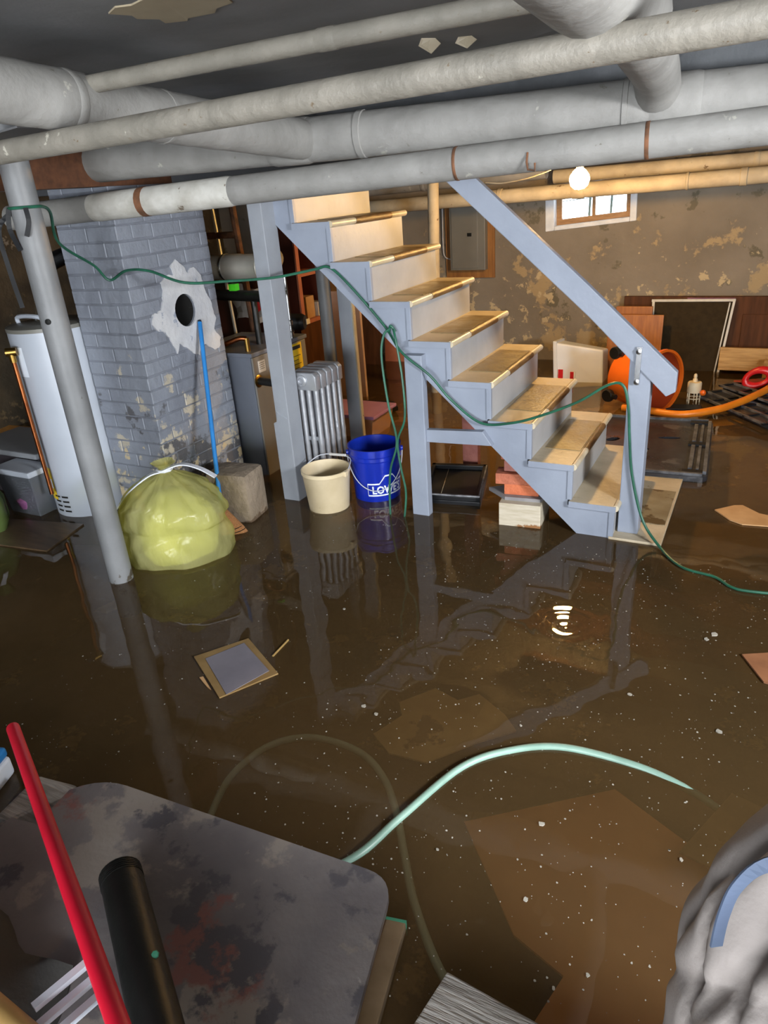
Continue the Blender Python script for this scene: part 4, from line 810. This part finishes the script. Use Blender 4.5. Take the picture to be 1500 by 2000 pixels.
m_pallet = mat('wet_black_plastic', '#34353a', '#26272b', 4, 0.22, rough2=0.45, chips=(('#4b4c50', 5.0, 0.6),))
m_ribe = mat('worn_rib', '#6b6d72', '#3a3b3f', 18, 0.3)
lx, ly = .74, 1.05
ribs = [(-lx/2+.03, ly/2-.02, lx/2-.03, ly/2-.02, .02, .016, m_ribe), (-lx/2+.03, -ly/2+.02, lx/2-.03, -ly/2+.02, .02, .016, m_ribe), (lx/2-.02, -ly/2+.05, lx/2-.02, ly/2-.05, .02, .018, m_ribe), (lx/2-.10, -ly/2+.1, lx/2-.10, -.02, .022, .014, m_ribe), (lx/2-.10, .06, lx/2-.10, ly/2-.12, .022, .014, m_ribe),
        (lx/2-.06, -ly/2+.1, lx/2-.06, -.02, .016, .012, m_ribe), (lx/2-.06, .06, lx/2-.06, ly/2-.12, .016, .012, m_ribe), (-lx/2+.02, -ly/2+.05, -lx/2+.02, ly/2-.05, .02, .018, m_ribe), (lx/2-.13, .02, lx/2-.03, .02, .05, .012, m_blackp), (lx/2-.14, -ly/2+.06, lx/2-.03, -ly/2+.06, .05, .012, m_blackp), (lx/2-.14, ly/2-.07, lx/2-.03, ly/2-.07, .05, .012, m_blackp)]
holes = [circle(-.03, -.14, .055, .028, 12, .5), circle(.12, .12, .07, .022, 12, .15), circle(-.10, .25, .06, .026, 12, .2), circle(-.22, .02, .05, .03, 12, .8), circle(-.2, -.3, .05, .025, 12, .4)]
slotted('black_shelf_panel', (-.57, 4.575, 0), 3, lx, ly, -.005, 'large wet black plastic shelf panel floating beside the newel post', 'shelf panel', ribs, holes)
ribs2 = [(-.40, y, .40, y, .018, .014, m_ribe) for y in (-.24, -.12, 0, .12, .24)] + [(-.40 + .2*i, -.25, -.40 + .2*i, .25, .02, .010, m_blackp) for i in range(5)]
slotted('black_shelf_panel', (.02, 5.58, 0), -52, .90, .42, .0, 'ribbed black shelf panel floating under the orange hose', 'shelf panel', ribs2, [circle(-.15, .05, .06, .02, 10, .3), circle(.1, -.06, .06, .02, 10, .3)], .03)
slotted('black_shelf_panel', (.20, 5.78, 0), -48, .90, .40, .031, 'ribbed black shelf panel under the red power tool', 'shelf panel', ribs2, (), .03)
o = MB().prism([(-.16, 6.02, .075), (.05, 5.96, .075), (.2, 5.76, .075), (.22, 5.98, .075), (.0, 6.1, .075)], (0, 0, .012)).build('orange_sheet', m_orangei); tag(o, 'orange brown plastic sheet under the red power tool', 'sheet')
o = B((-.60, 5.40, -.005), (-.33, 5.52, .018), 'black_plastic_strip', m_blackp, rot=RZ(8), bevel=.004); tag(o, 'narrow black plastic slat floating before the filter cage', 'slat')
o = B((-.43, 5.165, .0), (-.38, 5.185, .014), 'red_scrap', m_red, bevel=.003); tag(o, 'tiny red plastic scrap floating by the orange hose', 'scrap')

# ------------------------------------------------------------------ green cord from column to stairs to water
t = thing('extension_cable', (-2.6, 2.0, 1.5), 'long green extension cord strung from the column over the stairs', 'cord')
ring = [Vector((-2.625 + .060*math.cos(a), 2.032 + .060*math.sin(a), 1.672)) for a in [2*PI*k/16 + 1.0 for k in range(17)]]
T(ring, .006, 'column_loop', m_cord, t, 8)
path = [(-2.57, 2.02, 1.672), (-2.70, 2.20, 1.655), (-2.86, 2.34, 1.52), (-2.90, 2.54, 1.40), (-2.885, 2.60, 1.325), (-2.78, 2.62, 1.365), (-2.64, 2.63, 1.36), (-2.47, 2.67, 1.30), (-2.33, 2.82, 1.285), (-2.20, 3.00, 1.275), (-2.10, 3.12, 1.285), (-2.06, 3.19, 1.29), (-1.99, 3.205, 1.295), (-1.88, 3.205, 1.205), (-1.70, 3.205, 1.01), (-1.585, 3.155, .89), (-1.44, 3.16, .78), (-1.35, 3.19, .66), (-1.19, 3.185, .55), (-1.03, 3.19, .56), (-.88, 3.195, .61), (-.72, 3.22, .68), (-.60, 3.255, .755), (-.535, 3.265, .755), (-.505, 3.262, .66), (-.49, 3.262, .52), (-.465, 3.262, .33), (-.40, 3.24, .12), (-.31, 3.18, .022), (-.19, 3.03, .008), (-.05, 2.985, .008), (.02, 2.92, .008), (.10, 2.91, .008), (.35, 2.95, .008)]
T(smooth_path(path, 8), .0065, 'cord_run', m_cord, t, 8)
t = thing('looped_cable', (-1.66, 3.13, 0), 'looped green cord hanging from the stair stringer behind the blue bucket', 'cord')
T(smooth_path([(-1.66, 3.19, 1.00), (-1.69, 3.17, .97), (-1.70, 3.15, .86), (-1.67, 3.13, .63), (-1.635, 3.13, .43), (-1.68, 3.125, .27), (-1.70, 3.13, .12), (-1.70, 3.12, -.02)], 8), .006, 'cord_strand', m_cord, t, 8)
T(smooth_path([(-1.645, 3.19, 1.00), (-1.62, 3.16, .96), (-1.585, 3.14, .76), (-1.58, 3.13, .56), (-1.63, 3.13, .43), (-1.62, 3.13, .28), (-1.60, 3.13, .14), (-1.615, 3.12, -.02)], 8), .006, 'cord_strand', m_cord, t, 8)
T(smooth_path([(-1.67, 3.195, .985), (-1.655, 3.185, 1.015), (-1.635, 3.195, .985)], 6), .007, 'cord_knot', m_cord, t, 8)
t = thing('black_strap', (-2.67, 2.0, 1.45), 'black rubber straps hanging from the steel column', 'strap')
for pts in ([(-2.645, 1.972, 1.67), (-2.66, 1.965, 1.60), (-2.63, 1.965, 1.52)], [(-2.57, 1.99, 1.67), (-2.565, 1.985, 1.62), (-2.585, 1.975, 1.57)], [(-2.69, 2.02, 1.66), (-2.76, 1.99, 1.60), (-2.75, 1.98, 1.45), (-2.72, 1.97, 1.30)]): strap(pts, .018, 'strap_tail', m_blackp, t, (.8, -.6, .05))

# ------------------------------------------------------------------ floating and sunken sheets
t = thing('floating_card', (-1.65, 1.68, .002), 'square grey card with tan taped border floating on the water', 'card')
MB().prism([(-1.84, 1.66, .0), (-1.58, 1.50, .0), (-1.46, 1.70, .0), (-1.71, 1.845, .0)], (0, 0, .006)).build('card_backing', m_card, t)
MB().prism([(-1.785, 1.665, .006), (-1.565, 1.522, .006), (-1.50, 1.698, .006), (-1.705, 1.81, .006)], (0, 0, .002)).build('grey_sheet', m_cardg, t)
MB().prism([(-1.72, 1.575, .001), (-1.64, 1.525, .001), (-1.66, 1.53, .001), (-1.73, 1.565, .001)], (0, 0, .004)).build('frayed_edge', m_cardp, t)
o = MB().prism([(-.105, 3.70, .002), (-.03, 3.60, .002), (.03, 3.565, .002), (.20, 3.59, .002), (.26, 3.68, .002), (.10, 3.72, .002), (.02, 3.80, .002), (-.02, 3.785, .002)], (0, 0, .006)).build('floating_card', m_cardp); tag(o, 'pale torn cardboard floating at the right beyond the green cord', 'card')
o = MB().prism([(.085, 2.44, .002), (.16, 2.30, .002), (.45, 2.25, .002), (.5, 2.5, .002), (.2, 2.5, .002)], (0, 0, .006)).build('floating_card', m_cardr); tag(o, 'reddish brown cardboard corner floating at the right edge', 'card')
o = MB().prism([(.095, 1.75, -.012), (.40, 1.66, -.012), (.28, 1.42, -.012), (-.015, 1.485, -.012)], (0, 0, .008)).build('sunken_card', m_card); tag(o, 'brown cardboard flap lying just under the water beside the canvas sack', 'card')
o = MB().prism([(-.60, 1.42, -.10), (-.22, 1.72, -.10), (.10, 1.55, -.10), (.4, 1.1, -.12), (-.05, .78, -.12), (-.26, .95, -.11), (-.22, 1.1, -.11), (-.36, 1.15, -.11)], (0, 0, .008)).build('sunken_board', m_sub); tag(o, 'large reddish brown sheet sunk beneath the foreground water', 'board')
o = MB().prism([(-1.0, 1.60, -.05), (-.95, 1.72, -.05), (-.99, 1.78, -.05), (-.90, 1.90, -.05), (-.80, 1.87, -.05), (-.74, 1.93, -.05), (-.62, 1.86, -.05), (-.56, 1.80, -.05), (-.66, 1.70, -.05), (-.78, 1.55, -.05), (-.91, 1.54, -.05)], (0, 0, .006)).build('sunken_plywood', m_subp); tag(o, 'ragged tan plywood piece sunk in the middle of the water', 'board')
o = T(smooth_path([(-.95, .95, -.03), (-.80, 1.11, .0), (-.74, 1.28, .004), (-.65, 1.53, .004), (-.53, 1.66, .004), (-.38, 1.735, .004), (-.16, 1.745, .0), (.0, 1.715, -.012), (.10, 1.68, -.03), (.3, 1.6, -.06)], 8), .0115, 'garden_hose', m_hose, None, 10); tag(o, 'pale green hose arching across the foreground at the water surface', 'hose')
o = T(smooth_path([(-1.28, 1.00, -.12), (-1.33, 1.13, -.09), (-1.34, 1.26, -.05), (-1.29, 1.40, -.03), (-1.17, 1.48, -.02), (-.99, 1.48, -.015), (-.86, 1.41, -.014), (-.76, 1.30, -.016), (-.69, 1.20, -.02), (-.61, 1.09, -.035), (-.50, .98, -.06), (-.40, .92, -.10), (-.3, .85, -.15)], 8), .0115, 'garden_hose', mat('lightened_hose', '#d5e8dc', '#c3d8cb', 8, 0.5), None, 10); tag(o, 'sunken pale hose looping under the foreground water', 'hose')  # hose colour lightened to offset the light lost in the water
o = T([(-1.545, 1.785, .003), (-1.55, 1.90, .003)], .004, 'yellow_stick', m_tan, None, 6); tag(o, 'small yellow stick floating beside the taped grey card', 'stick')
# flakes of foam
def flake(c, r_, n=7, h_=.003):
    return [(c[0] + r_*random.uniform(.5, 1.1)*math.cos(2*PI*k/n), c[1] + r_*random.uniform(.5, 1.1)*math.sin(2*PI*k/n), .0005) for k in range(n)], h_
big = [(-.34, 1.182, .009), (-.368, 1.423, .009), (-.015, 2.543, .016), (-.04, 2.50, .012), (-.244, 2.071, .009), (-1.07, 1.664, .010), (-1.01, 1.646, .008), (.044, 1.993, .011), (-.60, 1.228, .005), (-.539, 1.78, .005), (-1.453, 2.186, .007), (-.159, 1.06, .006), (-.008, 1.456, .006), (-.22, 1.0, .005)]
for c in big:
    p, h_ = flake(c, c[2], 9); o = MB().prism(p, (0, 0, h_)).build('foam_flake', m_foam); tag(o, 'small pale foam flake floating on open water', 'foam flake', 'larger foam flakes on the water')
sp = MB()
for i in range(2400):
    for _ in range(6):
        x = random.uniform(-2.3, .6); y = random.uniform(.7, 3.1)
        if random.random() < (.9 if x > -1.2 else .35): break
    p, h_ = flake((x, y), random.choice((.0009, .0012, .0014, .0018, .0022, .0036)), 5, .001); sp.prism(p, (0, 0, h_))
o = sp.build('foam_specks', m_foam); tag(o, 'countless pale specks of debris floating on the water', 'debris', kind='stuff')

# ------------------------------------------------------------------ foreground left: table top and what lies on it
t = thing('table', (-1.1, .7, FL), 'dark stained table top with rounded corners in the foreground', 'table')
cr = [(-1.62, .99), (-.635, 1.045), (-.50, .45), (-.46, .12), (-1.45, .06), (-1.80, .62)]
def rounded(poly, rr, n=6):
    out = []
    for i, p in enumerate(poly):
        p = Vector((p[0], p[1])); a = Vector(poly[i-1]); c = Vector(poly[(i+1) % len(poly)]); r_ = rr[i]
        u = (a - p).normalized(); v = (c - p).normalized()
        for k in range(n+1):
            s_ = k/n; q_ = p + u*r_*(1-s_)**2 + v*r_*s_**2; out.append((q_.x, q_.y))
    return out
rp = rounded(cr, [.12, .075, .02, .05, .05, .06])
MB().prism([(x, y, .065) for x, y in rp], (0, 0, .02)).build('table_top', m_table, t)
sc_ = lambda p, k: (-1.1 + (p[0]+1.1)*k, .6 + (p[1]-.6)*k)
MB().prism([(x, y, .045) for x, y in [sc_(p, .992) for p in rp]], (0, 0, .02)).build('edge_band', m_edge, t)
for (x, y) in ((-.66, .92), (-1.5, .85), (-.62, .25), (-1.4, .2)):
    lg = B((x-.03, y-.03, FL), (x+.03, y+.03, .045), 'leg', m_legwood, t, bevel=.004)
rlb = MB().bar((-.605, .985, .0), (-.475, .30, .0), .05, .045).build('side_rail', m_legwood, t, bevel=.003); MB().bar((-.606, .990, .0), (-.6045, .983, .0), .051, .046).build('green_end', m_green, t)
o = T([(-1.885, .940, .22), (-.62, .30, .40)], .019, 'red_pole', m_redp, None, 16); tag(o, 'long bright red pole slanting over the foreground table', 'pole')
o.data.transform(Matrix.Identity(4))
t = thing('iron_pipe', (-1.07, .62, .09), 'dark iron pipe with a threaded end lying on the foreground table', 'pipe')
T([(-1.245, .74, .14), (-.60, .31, .16)], .050, 'pipe_body', m_blackm, t, 24)
for i in range(6): p = Vector((-1.245, .74, .14)); d = Vector((.645, -.43, .02)).normalized(); MB().tube([p + d*(.006*i), p + d*(.006*i + .003)], .0515, 24).build('thread_ridge', m_blackm, t, smooth=True)
MB().lathe((-.98, .60, .19), [(.001, 0), (.009, .0), (.007, .003), (.001, .004)], 7, (.3, -.3, 1)).build('green_paint_spot', m_green, t)
t = MB(); gx = 22
def hz(u, v): 
    x = -1.95 + u*.95; y = .02 + v*.62; d = 1 - max(abs(u-.40)/.58, abs(v-.45)/.60)**2.2
    return max(.0, d)*.20 + .02*math.sin(u*9 + v*4) + .016*math.sin(v*13 + u*6) + .09
vs = []
for j in range(gx+1):
    for i in range(gx+1):
        u = i/gx; v = j/gx; x = -1.95 + u*.95 - v*.18; y = .02 + v*.58 - u*.08 + .02*math.sin(u*20); vs.append((x + .015*math.sin(v*17), y, hz(u, v)))
n_ = (gx+1)**2; fs = [(j*(gx+1)+i, j*(gx+1)+i+1, (j+1)*(gx+1)+i+1, (j+1)*(gx+1)+i) for j in range(gx) for i in range(gx)]
vs2 = [(x, y, .086) for x, y, z in vs]
edge = [i for i in range(gx+1)] + [j*(gx+1)+gx for j in range(1, gx+1)] + [gx*(gx+1)+i for i in range(gx-1, -1, -1)] + [j*(gx+1) for j in range(gx-1, 0, -1)]
fs += [(edge[k], edge[(k+1) % len(edge)], edge[(k+1) % len(edge)]+n_, edge[k]+n_) for k in range(len(edge))] + [tuple(e+n_ for e in edge)]
o = t.add(vs + vs2, fs).build('dark_tarp', m_dark, smooth=True, angle=70); tag(o, 'crumpled dark tarp heaped on the foreground table', 'tarp')
o = T([(-1.30, .36, .30), (-.85, .33, .30)], .024, 'bamboo_stick', m_tan, None, 12); tag(o, 'tan bamboo stick at the bottom left corner', 'stick')
for i in range(3):
    o = B((-1.00 + .0*i, .40 + i*.025, .20 + i*.0), (-.98, .42 + i*.025, .22), 'white_strip', m_print); bpy.data.objects.remove(o)
    d = Vector((.03, .12, .0)); c = Vector((-1.03 + i*.022, .44 - i*.012, .30 - i*.02)); o = MB().bar(c - d*.5, c + d*.6, .016, .012).build('white_strip', m_print)
    tag(o, ('outermost left', 'middle', 'right hand')[i] + ' white plastic strip under the red pole', 'strip', 'white strips by the red pole')
o = MB().box((-1.79, .76, .0), (-1.63, .93, .085), RZ(8)).build('broken_slab', m_oldwood, bevel=.015); tag(o, 'broken grey wooden slab behind the left table corner', 'slab')
t = thing('blue_white_packet', (-2.0, .86, .0), 'blue and white packet at the left edge above the table', 'packet')
B((-2.13, .80, .0), (-1.95, .92, .07), 'packet_body', m_print, t, bevel=.012, rot=RZ(20)); B((-2.135, .80, .07), (-1.955, .92, .105), 'blue_band', m_bluep, t, bevel=.01, rot=RZ(20))
# rough plank end at the bottom
o = MB().prism([(-.435, .905, .02), (-.47, .70, .02), (-.10, .62, .02), (-.05, .80, .02), (-.22, .885, .02)], (0, 0, .035)).build('rough_plank', m_oldwood, bevel=.004); tag(o, 'rough grey weathered plank at the bottom edge', 'plank')
# canvas sack, lower right
t = thing('canvas_sack', (.26, .66, FL), 'pale crumpled canvas sack with blue strap in the lower right corner', 'sack')
creases = [(-176, 40, .030, 5), (-162, -55, .035, 4), (-150, 30, .030, 4), (-141, -80, .040, 5), (-132, 60, .032, 4), (-122, -40, .040, 5), (-111, 70, .034, 4), (-100, -60, .035, 5), (-150, 160, .022, 6), (-125, -170, .022, 6), (-85, 30, .03, 5), (-60, 0, .04, 6), (-20, 20, .04, 6), (20, -20, .04, 6), (70, 10, .04, 6), (120, 0, .04, 6)]
def sackfn(r, h, a):
    r_ = r + .004 + .010*math.sin(3*a + h*4) + .006*math.sin(7*a - h*9); ad = math.degrees(a)
    for a0, sl, dp, wd in creases:
        e = (ad - a0 - sl*(h - .80) + 180) % 360 - 180
        r_ += -dp*.36*math.exp(-(e/(wd*.6))**2) + dp*.20*math.exp(-((e - 1.7*wd)/(wd*1.3))**2)
    return max(r_, .001) if r > .03 else r
prof = [(.20, FL), (.26, FL+.02), (.30, .2), (.30, .45), (.290, .6), (.275, .70), (.255, .78), (.250, .85), (.235, .90), (.20, .96), (.165, 1.01), (.12, 1.05), (.06, 1.07), (.001, 1.075)]
pp = []
for (a, h1), (b2, h2) in zip(prof, prof[1:]): pp += [(a+(b2-a)*s_, h1+(h2-h1)*s_) for s_ in (0, .25, .5, .75)]
pp.append(prof[-1])
mb = MB().lathe((.29, .72, 0), pp, 160, fn=sackfn)
for p in mb.v: p.x += .008*math.sin(p.z*15 + p.y*9); p.y += .008*math.sin(p.z*13 - p.x*11)
mb.build('sack_body', m_canvas, t, smooth=True, angle=80)
strap([(.20, .60, 1.06), (.12, .585, 1.045), (.072, .575, 1.03), (.05, .565, 1.0), (.042, .555, .965), (.040, .545, .93)], .014, 'strap', m_strap, t, (.7, -.6, .7), .0012)
strap([(.25, .62, 1.10), (.16, .64, 1.09), (.10, .66, 1.06)], .05, 'dark_hem', m_navy, t, (.3, -.6, .8))
